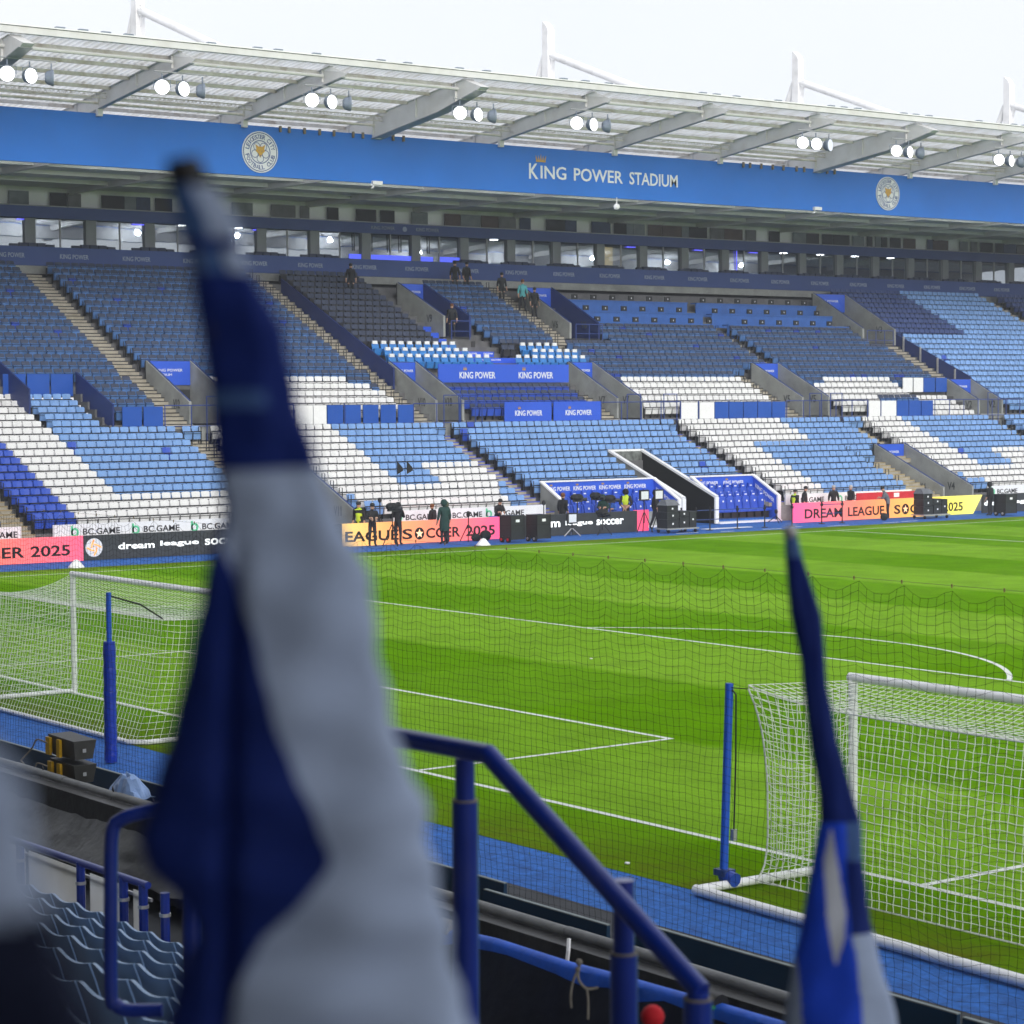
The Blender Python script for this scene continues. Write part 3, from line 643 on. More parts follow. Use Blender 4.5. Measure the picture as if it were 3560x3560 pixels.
for y in (33.5, 33.98, 34.81, 35.64, 36.43, 37.5, 38.05, 39.78, 40.38, 62.5, 62.99, 63.82, 64.67, 65.47, 66.46, 67.04, 68.81, 69.39): box('fascia_bracket', (-51.18, y, 18.52), (-51.08, y+.1, 18.80), brk, GS)
# CCTV
def cctv(name, loc, dome, lab):
    t = thing(name, lab, 'security camera', loc)
    if dome:
        build(MB().tube([(0, 0, 0), (0, 0, -.35)], .03, 6), 'stem', white_p, t, local=True); build(MB().ball((0, 0, -.48), .17, white_p), 'dome', white_p, t, local=True)
    else:
        build(MB().box((-.05, -.35, -.14), (.12, .2, .04)), 'housing', white_p, t, local=True, smooth=False); build(MB().tube([(0, -.2, -.1), (0, -.3, -.3), (-.1, -.3, -.3)], .03, 6), 'bracket', white_p, t, local=True)
cctv('security_camera', (-51.15, 38.94, 16.5), False, 'small white camera under the fascia, left of the stadium name')
cctv('security_camera', (-51.15, 53.7, 16.48), True, 'white dome camera hanging under the fascia below the stadium name')
cctv('security_camera', (-51.15, 68.16, 16.6), False, 'white box camera under the fascia, left of the right hand badge')
# ------------------------------------------------------------------ roof
def zt(x): return 20.42+(x+44)*.116
raf_Y = [9.7+7.3*k for k in range(14)]
big = {1: 0, 4: 0, 8: 0, 11: 0}
SL = .101
def rafter(Y, bigf):
    d1 = 1.1 if bigf else .68; hw = .24 if bigf else .012; x0, x1 = -43.6, -62
    mb = MB()
    xt = -42.3; A = [(x0, zt(x0)), (xt, zt(xt)-.62), (xt-.3, zt(xt)-.72), (-44.6 if not bigf else -45.6, zt(-44.6)-d1), (x1, zt(x1)-d1), (x1, zt(x1))]
    mb.prism(A, Y-hw, Y+hw, steel)
    for (xa, za), (xb, zb) in ((A[2], A[3]), (A[3], A[4])):
        f = hw+.10 if not bigf else hw+.06
        mb.hexa([(xa, Y-f, za-.03), (xb, Y-f, zb-.03), (xb, Y+f, zb-.03), (xa, Y+f, za-.03), (xa, Y-f, za), (xb, Y-f, zb), (xb, Y+f, zb), (xa, Y+f, za)], steel_d)
    f = .11 if not bigf else hw+.05
    mb.hexa([(x0, Y-f, zt(x0)), (x1, Y-f, zt(x1)), (x1, Y+f, zt(x1)), (x0, Y+f, zt(x0)), (x0, Y-f, zt(x0)+.03), (x1, Y-f, zt(x1)+.03), (x1, Y+f, zt(x1)+.03), (x0, Y+f, zt(x0)+.03)], steel)
    for x in (-44.2, -47.4, -51.0, -53.2):
        for s_ in (-1, 1): mb.box((x-.012, Y+s_*hw if s_ > 0 else Y-hw-.09, zt(x)-d1*.8), (x+.012, Y+hw+.09 if s_ > 0 else Y-hw, zt(x)-.02), steel)
    r = build(mb, 'roof_rafter', steel, GS)
    build(MB().prism([(x0-.7, zt(x0)-.1), (x0+.75, zt(x0)-.32), (x0-.1, zt(x0)+.02), (x0-.32, zt(x0)+.42)], Y-.02, Y+.02), 'rafter_fin', white_st, r)
    build(MB().box((-51.15, Y-.12, 18.6), (-50.95, Y+.12, zt(-51)-d1+.02)), 'rafter_bracket', steel, r)
for k, Y in enumerate(raf_Y): rafter(Y, k in (1, 4, 8, 11))
for x in (-44.6, -46.4, -48.2, -50, -51.8, -53.6, -55.6, -58):
    for k in range(13):
        a, b = raf_Y[k]+.02, raf_Y[k+1]-.02
        build(MB().prism([(x, zt(x)-.10), (x+.07, zt(x)-.10), (x+.07, zt(x)+.06), (x, zt(x)+.06)], a, b), 'roof_purlin', purl, GS)
for k in range(13):
    Y = raf_Y[k]; x = -44.1
    build(MB().tube([(x, Y+.05, zt(x)-.30), (x, Y+7.2, zt(x)-.30)], .075, 8), 'roof_tie_tube', steel, GS, smooth=True)
    x = -51.0; build(MB().tube([(x, Y+.05, zt(x)-.45), (x, Y+7.2, zt(x)-.45)], .06, 8), 'roof_tie_tube', purl, GS, smooth=True)
    mb = MB(); x = -50.3
    for i in range(36): yy = Y+.1+i*.2; mb.tube([(x, yy, zt(x)-.38), (x, yy+.1, zt(x)-.2), (x, yy+.2, zt(x)-.38)], .015, 3, caps=False)
    mb.box((x-.04, Y+.02, zt(x)-.2), (x+.04, Y+7.25, zt(x)-.16)); mb.box((x-.04, Y+.02, zt(x)-.42), (x+.04, Y+7.25, zt(x)-.38)); build(mb, 'lattice_purlin', purl, GS)
# corrugated sheets: one per bay and strip
def sheet(xa, xb, Y0, Y1, lift):
    vs = []; fs = []; n_ = int((Y1-Y0)/.3); k = 0; prof = []
    for i in range(n_):
        y = Y0+(Y1-Y0)*i/n_; s_ = (Y1-Y0)/n_; prof += [(y, 0), (y+s_*.35, 0), (y+s_*.5, .06), (y+s_*.85, .06)]
    prof.append((Y1, 0))
    for y, h in prof: vs += [(xa, y, zt(xa)+.1+h+lift), (xb, y, zt(xb)+.1+h+lift)]
    for i in range(len(prof)-1): fs.append((2*i, 2*i+1, 2*i+3, 2*i+2))
    return MB().add(vs, fs)
first = {}
for j, (xa, xb) in enumerate(((-43.6, -46.5), (-46.3, -48.4), (-48.1, -50.2), (-49.9, -52.0), (-51.7, -53.8), (-53.5, -57))):
    for k in range(13):
        Y = raf_Y[k]
        if j not in first: first[j] = (build(sheet(xa, xb, Y-.0, Y+7.3, .012*j), 'roof_sheet', roof_m, GS), Y)
        else: o, y0 = first[j]; copy_obj(o).location.y += Y-y0
box('roof_deck', (-74.5, YA, 18.2), (-57.2, YB, 18.35), soffit_m, GS)
# roof edge gutter and small vents
build(MB().prism([(-43.5, zt(-43.5)+.05), (-43.25, zt(-43.5)+.05), (-43.25, zt(-43.5)+.3), (-43.5, zt(-43.5)+.3)], YA, YB), 'roof_edge_gutter', steel, GS)
build(MB().prism([(-43.56, zt(-43.5)+.33), (-43.2, zt(-43.5)+.33), (-43.2, zt(-43.5)+.38), (-43.56, zt(-43.5)+.38)], YA, YB), 'roof_edge_cap', white_st, GS)
for y in (18.6, 19.6, 20.6, 21.6, 25.4, 27.6, 28.6, 30.5, 33.8, 35.2, 38.0, 39.5, 43.9, 45.2, 46.6, 52.5, 53.4, 54.7, 57.5, 61.2, 62.1, 63.1, 66.5, 67.4, 68.4, 72.3, 75.1, 76): box('roof_vent', (-43.4, y, zt(-43.5)+.38), (-43.2, y+.38, zt(-43.5)+.44), lamp_h, GS)
# masts
for y in (16.9, 38.8, 67.9, 89.85, 111.8):
    mb = MB(); mb.prism([(-75.55, 17), (-74.95, 17), (-74.95, 29.5), (-75.1, 29.8), (-75.5, 30.15), (-75.55, 30.15)], y-.28, y+.28); mst = build(mb, 'roof_mast', white_st, GS)
    build(MB().tube([(-74.9, y, 27.95), (-64.7, y, 24.3), (-56, y, 20.4)], .24, 12), 'mast_tie_tube', white_st, mst, smooth=True)
    build(MB().tube([(-75.6, y, 28.0), (-77.6, y, 24.0), (-79.5, y, 20)], .22, 12), 'mast_back_stay', white_st, mst, smooth=True)
    build(MB().prism([(-75, 28.4), (-74.4, 27.9), (-74.8, 27.2), (-75, 27.0)], y-.04, y+.04), 'mast_gusset', white_st, mst)
    build(MB().tube([(-74.55, y-.2, 27.8), (-74.55, y+.2, 27.8)], .22, 12), 'mast_pin', white_st, mst)
# floodlights hanging below the roof edge
def lamp_meshes():
    hs = MB().lathe([(.20, -.30), (.30, -.20), (.37, 0), (.38, .08), (.36, .10)], (0, 0, 0), 'x', 18)
    return hs
proto = None
fl_names = ['at the far left', 'second from the left', 'left of the left badge', 'beside the first wide rafter', 'above the stadium name', 'right of the stadium name', 'above the right badge', 'at the far right']
for ci, Yc in enumerate((17.7, 24.5, 31.7, 39.5, 46.2, 60.8, 67.6, 75.6)):
    bar = build(MB().tube([(-43.8, Yc-1.3, 19.62), (-43.8, Yc+1.15, 19.62)], .035, 6), 'floodlight_bar', steel_d, GS)
    for li, dy in enumerate((-.95, 0, .93)):
        y = Yc+dy; yaw = ((-28, 14, 66) if ci != 5 else (-28, -18, 20))[li]
        which = ('left', 'middle', 'right')[li]
        FL = .86
        t = thing('floodlight', '%s lamp of the three floodlights %s, under the roof edge' % (which, fl_names[ci]), 'floodlight', (-43.8, y, 18.97), R(yaw), 'floodlights under the stand roof')
        t.scale = (FL, FL, FL)
        if proto is None:
            h0 = build(lamp_meshes(), 'lamp_housing', lamp_h, t, local=True, smooth=True)
            mb = MB().lathe([(.35, .085), (.35, .105)], (0, 0, 0), 'x', 18); l0 = build(mb, 'lamp_lens', lens_on, t, local=True)
            mb = MB().lathe([(.35, .085), (.35, .105)], (0, 0, 0), 'x', 18); mb.v = mb.v; l1 = build(mb, 'lamp_lens', lens_dim, t, local=True); l1.parent = None
            mb = MB().tube([(0, -.4, .0), (0, -.4, .35), (0, 0, .42), (0, .4, .35), (0, .4, 0)], .02, 5); mb.tube([(0, 0, .42), (0, 0, .66)], .035, 6); b0 = build(mb, 'lamp_bracket', lamp_h, t, local=True); proto = t
        else:
            copy_obj(h0, t); copy_obj(b0, t)
            copy_obj(l1 if li == 2 and True else l0, t).location = (0, 0, 0)
bpy.data.objects.remove(l1)
# ------------------------------------------------------------------ seats of the far stand
# template faces +X, origin at top centre of backrest; z down to the floor
def seat_tmpl(kind):
    v = []; f = []; m = []     # m: 0 back, 1 pan, 2 brackets and dark bars
    def hx(p, k):
        o = len(v); v.extend(p)
        for q in ((0,3,2,1),(4,5,6,7),(0,1,5,4),(1,2,6,5),(2,3,7,6),(3,0,4,7)): f.append([o+i for i in q]); m.append(k)
    w_ = .207 if kind != 'P' else .22
    # back shell: arched top, slightly curved in plan, tilted
    prof = [(-w_, -.05), (-w_*.8, -.008), (0, 0), (w_*.8, -.008), (w_, -.05)]; lo = -.44
    th = .035 if kind == 'D' else .028
    if kind == 'D': lo = -.22
    o = len(v); N_ = len(prof)
    for (y, z) in prof: c = .03*(abs(y)/w_)**2; v.extend([(c-.02, y, z), (c-.02-th, y, z)])
    for (y, z) in prof: c = .03*(abs(y)/w_)**2; v.extend([(c+.06, y*(.80 if kind == 'N' else .9), lo), (c+.06-th, y*(.80 if kind == 'N' else .9), lo)])
    for i in range(N_-1):
        a, b = o+2*i, o+2*(i+1); A, B = a+2*N_, b+2*N_
        f.extend([[a, A, B, b], [a+1, b+1, B+1, A+1], [a, b, b+1, a+1]]); m.extend([0]*3)
    for e in (0, N_-1):
        a = o+2*e; A = a+2*N_; f.append([a, a+1, A+1, A]); m.append(0)
    # tipped-up pan
    x0, x1 = .07, .13; pt = -.185 if kind == 'D' else -.255
    if kind == 'P': x0, x1 = .08, .2
    hx([(x0, -w_*.9, -.62), (x1+.04, -w_*.9, -.60), (x1+.04, w_*.9, -.60), (x0, w_*.9, -.62), (x0+.07, -w_*.94, pt), (x1+.10, -w_*.94, pt-.03), (x1+.10, w_*.94, pt-.03), (x0+.07, w_*.94, pt)], 1)
    if kind != 'P':
        if kind == 'N': hx([(x1+.05, -w_*.93, -.275), (x1+.12, -w_*.93, -.275), (x1+.12, w_*.93, -.275), (x1+.05, w_*.93, -.275), (x0-.02, -w_*.93, -.235), (x1+.12, -w_*.93, -.245), (x1+.12, w_*.93, -.245), (x0-.02, w_*.93, -.235)], 2)  # dark bar that draws the line between backrest and pan
        q_ = pt-.03 if kind != 'N' else -.32; hx([(x1+.045, -w_*.95, q_-.035), (x1+.116, -w_*.95, q_-.035), (x1+.116, w_*.95, q_-.035), (x1+.045, w_*.95, q_-.035), (x1+.045, -w_*.95, q_-.012), (x1+.116, -w_*.95, q_-.012), (x1+.116, w_*.95, q_-.012), (x1+.045, w_*.95, q_-.012)], 2)  # dark bar across the front of the pan
        for s_ in (-1, 1): hx([(-.02, s_*.228-.008, -.82), (.12, s_*.228-.008, -.82), (.12, s_*.228+.008, -.82), (-.02, s_*.228+.008, -.82), (.03, s_*.228-.008, -.30), (.17, s_*.228-.008, -.33), (.17, s_*.228+.008, -.33), (.03, s_*.228+.008, -.30)], 2)
    else:
        hx([(-.07, -.15, -.03), (.02, -.15, -.03), (.02, .15, -.03), (-.07, .15, -.03), (-.07, -.14, .14), (.015, -.14, .14), (.015, .14, .14), (-.07, .14, .14)], 3)
    return np.array(v, float), f, m
TM = {'N': seat_tmpl('N'), 'D': seat_tmpl('D'), 'P': seat_tmpl('P')}
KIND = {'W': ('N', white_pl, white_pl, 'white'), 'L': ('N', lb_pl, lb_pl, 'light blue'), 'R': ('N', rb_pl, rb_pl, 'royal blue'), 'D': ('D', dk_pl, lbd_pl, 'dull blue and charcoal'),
        'K': ('N', dk_pl, dk_pan, 'charcoal'), 'B': ('D', dk_pl, rb_pl, 'royal blue and charcoal'), 'N': ('N', nv_pl, nv_pl, 'navy'), 'P': ('P', pr_pl, pr_pl, 'blue padded')}
SE = []      # (x, y, z, code, tier, row, block)
def seg(rows, fn, segs, pitch=.46, tier='lower'):
    for n_ in rows:
        x, z = fn(n_)
        ylo, yhi = segs[0][0], segs[-1][1]; k = max(1, int((yhi-ylo)/pitch+.35))
        for i in range(k):
            y = ylo+pitch*(i+.5)
            for a, b, c in segs:
                if a-1e-6 <= y < b+.3*(b == yhi):
                    if c: SE.append((x, y, z, c, tier, n_, 0))
                    break
LR = lambda a, b: range(a, b+1)
seg(LR(0, 11), low, [(10, 15.4, 'R')]); 
seg(LR(0, 8), low, [(16.9, 18.65, 'R'), (18.65, 21.5, 'W'), (21.5, 27.75, 'L')]); seg(LR(9, 11), low, [(16.9, 18.65, 'R'), (18.65, 27.75, 'W')])
seg([0], low, [(27.8, 28.6, 'L')])
seg(LR(0, 4), low, [(29.25, 35.6, 'W'), (35.6, 41.15, 'L')]); seg([0], low, [(41.2, 42.2, 'L')])
seg([5], low, [(31.9, 35.6, 'W'), (35.6, 41.15, 'L')]); seg(LR(6, 8), low, [(31.9, 35.6, 'W'), (35.6, 38.1, 'L'), (38.1, 41.15, 'W')])
seg([9], low, [(31.95, 40.7, 'W'), (40.7, 41.15, 'L')]); seg([10], low, [(31.95, 32.5, 'L'), (32.5, 40.2, 'W'), (40.2, 41.15, 'L')]); seg([11], low, [(32.4, 33.4, 'L'), (33.4, 40.2, 'W'), (40.2, 41.15, 'L')])
seg(LR(0, 4), low, [(42.6, 56.0, 'L')]); seg([0], low, [(56.0, 56.9, 'L')])
seg(LR(5, 8), low, [(42.6, 49.75, 'L')]); seg(LR(5, 8), low, [(52.4, 56.0, 'L')]); seg([9], low, [(42.6, 43.1, 'L')])
seg(LR(0, 3), low, [(57.2, 64.77, 'W'), (64.77, 69.4, 'L')]); seg([0], low, [(69.4, 70.8, 'L')]); seg([4], low, [(57.2, 60.15, 'W'), (60.15, 69.4, 'L')])
seg([5], low, [(57.2, 60.15, 'W'), (60.15, 67.7, 'L')]); seg([6], low, [(57.2, 60.15, 'W'), (60.15, 67.3, 'L')]); seg(LR(7, 11), low, [(57.2, 60.15, 'W'), (60.15, 65.95, 'L')])
seg(LR(0, 5), low, [(70.85, 74.15, 'W'), (74.15, 81.35, 'L')]); seg(LR(6, 8), low, [(70.85, 74.05, 'W'), (74.05, 76.75, 'L'), (76.75, 81.35, 'W')])
seg([9], low, [(70.85, 81.35, 'W')]); seg([10], low, [(70.85, 71.5, 'L'), (71.5, 81.35, 'W')]); seg([11], low, [(70.85, 72.3, 'L'), (72.3, 81.35, 'W')])
seg(LR(0, 11), low, [(82.8, 95, 'L')]); seg(LR(0, 11), low, [(96.4, 110, 'L')])
U = 'upper'
seg(LR(-5, -1), low, [(14, 21.5, 'W'), (21.6, 24.3, 'L')], tier=U); seg([-6], low, [(14, 21.0, 'W')], tier=U)
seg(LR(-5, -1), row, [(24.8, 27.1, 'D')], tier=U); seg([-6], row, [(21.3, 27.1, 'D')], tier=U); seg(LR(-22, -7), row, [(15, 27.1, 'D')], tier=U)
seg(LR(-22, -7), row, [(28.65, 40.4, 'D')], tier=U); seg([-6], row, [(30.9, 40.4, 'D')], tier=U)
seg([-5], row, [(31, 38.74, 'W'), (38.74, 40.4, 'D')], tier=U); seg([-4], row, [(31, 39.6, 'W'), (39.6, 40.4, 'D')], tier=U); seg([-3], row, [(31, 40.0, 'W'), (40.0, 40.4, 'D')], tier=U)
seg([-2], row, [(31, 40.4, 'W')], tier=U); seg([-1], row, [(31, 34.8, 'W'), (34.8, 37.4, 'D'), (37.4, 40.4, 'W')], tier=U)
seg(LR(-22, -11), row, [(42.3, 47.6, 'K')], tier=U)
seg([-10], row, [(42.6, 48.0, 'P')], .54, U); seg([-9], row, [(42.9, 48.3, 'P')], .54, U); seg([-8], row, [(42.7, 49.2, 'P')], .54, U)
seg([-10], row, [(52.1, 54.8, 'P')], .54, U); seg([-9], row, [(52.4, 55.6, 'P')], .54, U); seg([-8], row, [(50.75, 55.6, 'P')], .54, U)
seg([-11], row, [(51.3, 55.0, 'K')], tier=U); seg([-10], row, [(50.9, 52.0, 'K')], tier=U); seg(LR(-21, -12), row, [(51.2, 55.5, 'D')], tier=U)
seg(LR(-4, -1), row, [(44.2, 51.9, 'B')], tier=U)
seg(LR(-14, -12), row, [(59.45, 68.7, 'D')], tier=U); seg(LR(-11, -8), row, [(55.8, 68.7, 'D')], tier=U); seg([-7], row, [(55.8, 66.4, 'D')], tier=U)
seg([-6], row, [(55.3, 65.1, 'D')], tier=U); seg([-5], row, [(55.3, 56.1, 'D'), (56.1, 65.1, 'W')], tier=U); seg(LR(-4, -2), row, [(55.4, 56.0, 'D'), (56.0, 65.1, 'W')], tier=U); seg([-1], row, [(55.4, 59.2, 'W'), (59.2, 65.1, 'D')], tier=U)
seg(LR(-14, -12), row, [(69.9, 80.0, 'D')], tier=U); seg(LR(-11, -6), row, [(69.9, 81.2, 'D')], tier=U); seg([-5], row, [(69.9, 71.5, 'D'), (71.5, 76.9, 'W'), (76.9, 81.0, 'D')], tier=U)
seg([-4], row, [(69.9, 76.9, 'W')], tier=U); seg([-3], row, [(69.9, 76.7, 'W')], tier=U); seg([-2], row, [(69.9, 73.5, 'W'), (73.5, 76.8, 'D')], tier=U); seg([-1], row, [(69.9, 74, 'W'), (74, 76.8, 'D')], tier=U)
seg(LR(-4, -1), low, [(77.3, 80.9, 'W')], tier=U)
seg(LR(-22, -14), row, [(83.9, 90.5, 'N'), (90.5, 98.4, 'L')], tier=U); seg(LR(-13, -1), row, [(83.9, 98.4, 'L')], tier=U)
seg(LR(-22, -1), row, [(100, 111.9, 'N')], tier=U)
# odd replacement seats
rnd = random.Random(5); odd = []
for i, s_ in enumerate(SE):
    x, y, z, c, t_, n_, b = s_
    if c == 'L' and rnd.random() < .006: SE[i] = (x, y, z, 'R', t_, n_, b)
    if c == 'D' and rnd.random() < .035: SE[i] = (x, y, z, 'B', t_, n_, b)
def pxy(p):
    d = Vector(p)-CAM; zz = d.dot(fw); return 1780+7816*d.dot(rt)/zz, 1780-7816*d.dot(up)/zz
cand = []
for i, (x, y, z, c, t_, n_, b) in enumerate(SE):
    px, py = pxy((x, y, z))
    if px < 5 or 760 < px < 1080 or px > 3550: continue
    cand.append(((x-CAM.x)**2+(y-CAM.y)**2, i))
cand.sort(); IND = {i for _, i in cand[:225]}
# one stuff object with the rest
mats_all = [white_pl, lb_pl, rb_pl, dk_pl, dk_pan, nv_pl, pr_pl, uf, lbd_pl]
VV = []; FF = []; MMi = []; o_ = 0
for i, (x, y, z, c, t_, n_, b) in enumerate(SE):
    if i in IND: continue
    k, mb_, mp_, _ = KIND[c]; v, f, m_ = TM[k]
    jit = rnd.uniform(-.012, .012); sh = rnd.gauss(0, .018); vj = v.copy(); vj[:, 0] += vj[:, 2]*sh; vj[:, 1] += rnd.gauss(0, .004); VV.append(vj+np.array((x+jit, y, z-.005+jit*.5)))
    im = (mats_all.index(mb_), mats_all.index(mp_), 7, 0)
    FF += [[q+o_ for q in g] for g in f]; MMi += [im[q] for q in m_]; o_ += len(v)
me = bpy.data.meshes.new('stadium_seat_rows'); me.from_pydata(np.concatenate(VV).tolist(), [], FF)
for q in mats_all: me.materials.append(q)
me.polygons.foreach_set('material_index', MMi)
o = bpy.data.objects.new('stadium_seat_rows', me); COL.objects.link(o)
tag(o, 'rows of white, light blue and charcoal folding seats across both tiers of the far stand', 'seats', None, 'stuff')
# individual seats
pm = {}
def part_mesh(k, which, m_):
    key = (k, which, m_.name)
    if key not in pm:
        v, f, mm = TM[k]; fs = [g for g, q in zip(f, mm) if q == which]; us = sorted({q for g in fs for q in g}); mp = {a: b for b, a in enumerate(us)}
        me = bpy.data.meshes.new(('backrest', 'seat_pan', 'bracket', 'headrest')[which]); me.from_pydata([tuple(v[q]+np.array((0, 0, .82))) for q in us], [], [[mp[q] for q in g] for g in fs]); me.materials.append(m_); pm[key] = me
    return pm[key]
ORD = ['top', 'second', 'third', 'fourth', 'fifth', 'sixth', 'seventh', 'eighth', 'ninth', 'tenth', 'eleventh', 'twelfth']
def ordn(k):
    if k >= 40: return 'number %d' % (k+1)
    b = ['first', 'second', 'third', 'fourth', 'fifth', 'sixth', 'seventh', 'eighth', 'ninth', 'tenth', 'eleventh', 'twelfth', 'thirteenth', 'fourteenth', 'fifteenth', 'sixteenth', 'seventeenth', 'eighteenth', 'nineteenth', 'twentieth']
    return b[k] if k < 20 else 'twenty-'+b[k-20]
by = {}
for i in sorted(IND): x, y, z, c, t_, n_, b = SE[i]; by.setdefault((t_, n_, y > 29, y > 15.5), []).append(i)
for key, ids in by.items():
    ids.sort(key=lambda i: SE[i][1])
    for k, i in enumerate(ids):
        x, y, z, c, t_, n_, b = SE[i]; kk, m1, m2, cn = KIND[c]
        rw = 'front row' if n_ == 11 else (ordn(11-n_)+' row from the pitch' if t_ == 'lower' else 'upper tier '+ordn(-n_-1)+' row')
        side = 'right of the big flag' if y > 29 else ('left of the left stairway' if y < 15.5 else 'right of the left stairway')
        t = thing('stadium_seat', '%s folding seat, %s, %s %s' % (cn, rw, ordn(k), side), 'seat', (x, y, z-.825), 0, 'folding seats of the far stand')
        for wch, m_, nm in ((0, m1, 'backrest'), (1, m2, 'seat_pan'), (2, uf, 'bracket')):
            oo = bpy.data.objects.new(nm, part_mesh(kk, wch, m_)); COL.objects.link(oo); oo.parent = t
# ------------------------------------------------------------------ advertising boards
mb = MB().prism([(-39.45, 0), (-39.3, 0), (-39.3, .97), (-39.45, .97)], 8, 17.45); 
def ledboard(name, y0, y1, m, lab, x=-39.3, slant=None, z1=.97):
    o = build(MB().box((x-.15, y0, .02), (x, y1, z1)), name, m); tag(o, lab, 'advertising board', 'LED boards along the far touchline'); return o
PEND = []
def letters(mb, items, x, z0, h, m):
    for s_, ya, yb in items: PEND.append((s_, x, ya, yb, z0, h, m))
def words_done(mb, m, parent):
    for s_, x, ya, yb, z0, h, m2 in PEND: build(text(MB(), s_, (x+.004, ya, z0), yb-ya, h, m=m2, bold=.022, ext=.003), 'screen_word', m2, parent)
    PEND.clear()
    if mb.v: build(mb, 'screen_emblem', m, parent)
a = ledboard('led_board', 8, 17.5, led_a, 'glowing pink and orange LED board reading DREAM LEAGUE SOCCER 2025, at the far left')
mb = MB(); letters(mb, (('DREAM', 5.2+2.9, 8.9), ('LEAGUE', 9.2, 11.5), ('SOCCER', 11.9, 15.08), ('2025', 15.33, 16.95)), -39.3, .24, .42, led_txt); words_done(mb, led_txt, a)
b = ledboard('led_board', 17.5, 29.2, led_k, 'black LED board reading dream league soccer in white, left of the big flag')
mb = MB(); letters(mb, (('dream', 18.98, 20.55), ('league', 20.8, 22.5), ('soccer', 22.78, 24.6)), -39.3, .38, .26, led_wt); mb.lathe([(.36, 0), (.36, .006)], (-39.297, 17.95, .5), 'x', 20, letter_w); words_done(mb, led_wt, b)
mb = MB(); ogl = mat('logo_orange', (.8, .3, .05), .5, .1, 3, emit=lin(240, 150, 70), es=.8)
for k in range(4):
    a_ = k*1.57; mb.tube([(-39.285, 17.95+.3*math.cos(a_), .5+.3*math.sin(a_)), (-39.285, 17.95+.16*math.cos(a_+.6), .5+.16*math.sin(a_+.6)), (-39.285, 17.95+.1*math.cos(a_+1.6), .5+.12*math.sin(a_+1.6))], .03, 4)
build(mb, 'screen_logo', ogl, b)
c = ledboard('led_board', 29.2, 37.5, led_b, 'glowing yellow to pink LED board reading DREAM LEAGUE SOCCER 2025, behind the camera crew')
def star(mb, x, y, z, r0, m):
    pts = []
    for i in range(10): a_ = math.pi/2+i*math.pi/5; q = r0 if i % 2 == 0 else r0*.42; pts.append((y+q*math.cos(a_), z+q*math.sin(a_)))
    mb.prismx(pts, x+.003, x+.01, m)
def disc(mb, x, y, z, r0, m):
    mb.prismx([(y+r0*.95*math.cos(t), z+r0*math.sin(t)) for t in np.linspace(0, 2*math.pi, 20, endpoint=False)], x+.001, x+.005, m)
mb = MB(); letters(mb, (('EAGUE', 29.35, 32.02), ('S', 32.2, 32.72), ('CCER', 33.42, 35.2), ('2025', 35.5, 37.05)), -39.3, .2, .44, led_txt)
disc(mb, -39.3, 33.08, .42, .26, led_txt); star(mb, -39.3+.004, 33.08, .42, .2, mat('screen_star', (.9, .5, .3), .5, 0, 3, emit=lin(255, 190, 140), es=1)); words_done(mb, led_txt, c)
d_ = ledboard('led_board', 37.6, 45.1, led_k, 'black LED board reading am league soccer, in front of the left dugout')
mb = MB(); letters(mb, (('am', 39.76, 40.65), ('league', 40.95, 42.5), ('soccer', 42.72, 44.3)), -39.3, .4, .26, led_wt); words_done(mb, led_wt, d_)
pk = build(MB().prism([(-39.6, .02), (-39.55, .02), (-39.55, .98), (-39.6, .98)], 45.12, 46.0, led('screen_end', [(0, PINK), (1, lin(235, 70, 110))], 45, 46)), 'led_board_end', red_m)
tag(pk, 'slanting pink end panel of the LED board left of the equipment trolley', 'advertising board')
e = ledboard('led_board', 55.15, 66.9, led_c, 'glowing pink to yellow LED board reading DREAM LEAGUE SOCCER 2025, right of the dugouts', x=-39.5)
mb = MB().prismx([(66.9, .02), (67.9, .02), (68.6, .97), (66.9, .97)], -39.65, -39.5, led_c); build(mb, 'slanted_screen_end', led_c, e)
mb = MB(); letters(mb, (('DREAM', 55.85, 58.4), ('LEAGUE', 58.8, 61.35), ('S', 62.05, 62.5), ('CCER', 63.2, 65.4), ('2025', 65.65, 67.1)), -39.5, .2, .46, led_txt); disc(mb, -39.5, 62.86, .43, .27, led_txt); star(mb, -39.496, 62.86, .43, .2, bpy.data.materials['screen_star']); words_done(mb, led_txt, e)
f_ = ledboard('led_board', 68.7, 90, led_k, 'black LED board reading dream league in white, at the far right', x=-39.52)
mb = MB(); letters(mb, (('dream', 68.75, 70.3), ('league', 70.75, 72.6)), -39.52, .4, .26, led_wt); words_done(mb, led_wt, f_)
def bcboard(y0, y1, starts, lab):
    o = build(MB().box((-42.12, y0, .70), (-42.02, y1, 1.26)), 'sponsor_board', board_w); tag(o, lab, 'advertising board', 'white sponsor boards in front of the first row')
    for ys in starts:
        mb = MB(); c0 = (-42.015, ys+.17, .96)
        mb.prismx([(c0[1]+.17*math.cos(t), c0[2]-.02+.18*math.sin(t)) for t in np.linspace(0, 2*math.pi, 16, endpoint=False)], -42.019, -42.010, mint)
        mb.box((-42.019, ys, .84), (-42.010, ys+.09, 1.20), mint); mb.prismx([(ys+.16+.085*math.cos(t), .94+.10*math.sin(t)) for t in np.linspace(.5, 5.8, 12)], -42.009, -42.006, board_w)
        build(mb, 'board_logo', mint, o)
        build(text(MB(), 'BC.GAME', (-42.016, ys+.52, .83), 1.62, .25, m=letter_k, bold=.016, ext=.006), 'board_lettering', letter_k, o)
bcboard(10, 16.2, (11.1, 13.9), 'short white BC.GAME board at the left edge, beyond the stairway')
bcboard(17.56, 28.6, (18.3, 20.97, 23.64, 26.3), 'long white BC.GAME board under the white seats left of the big flag')
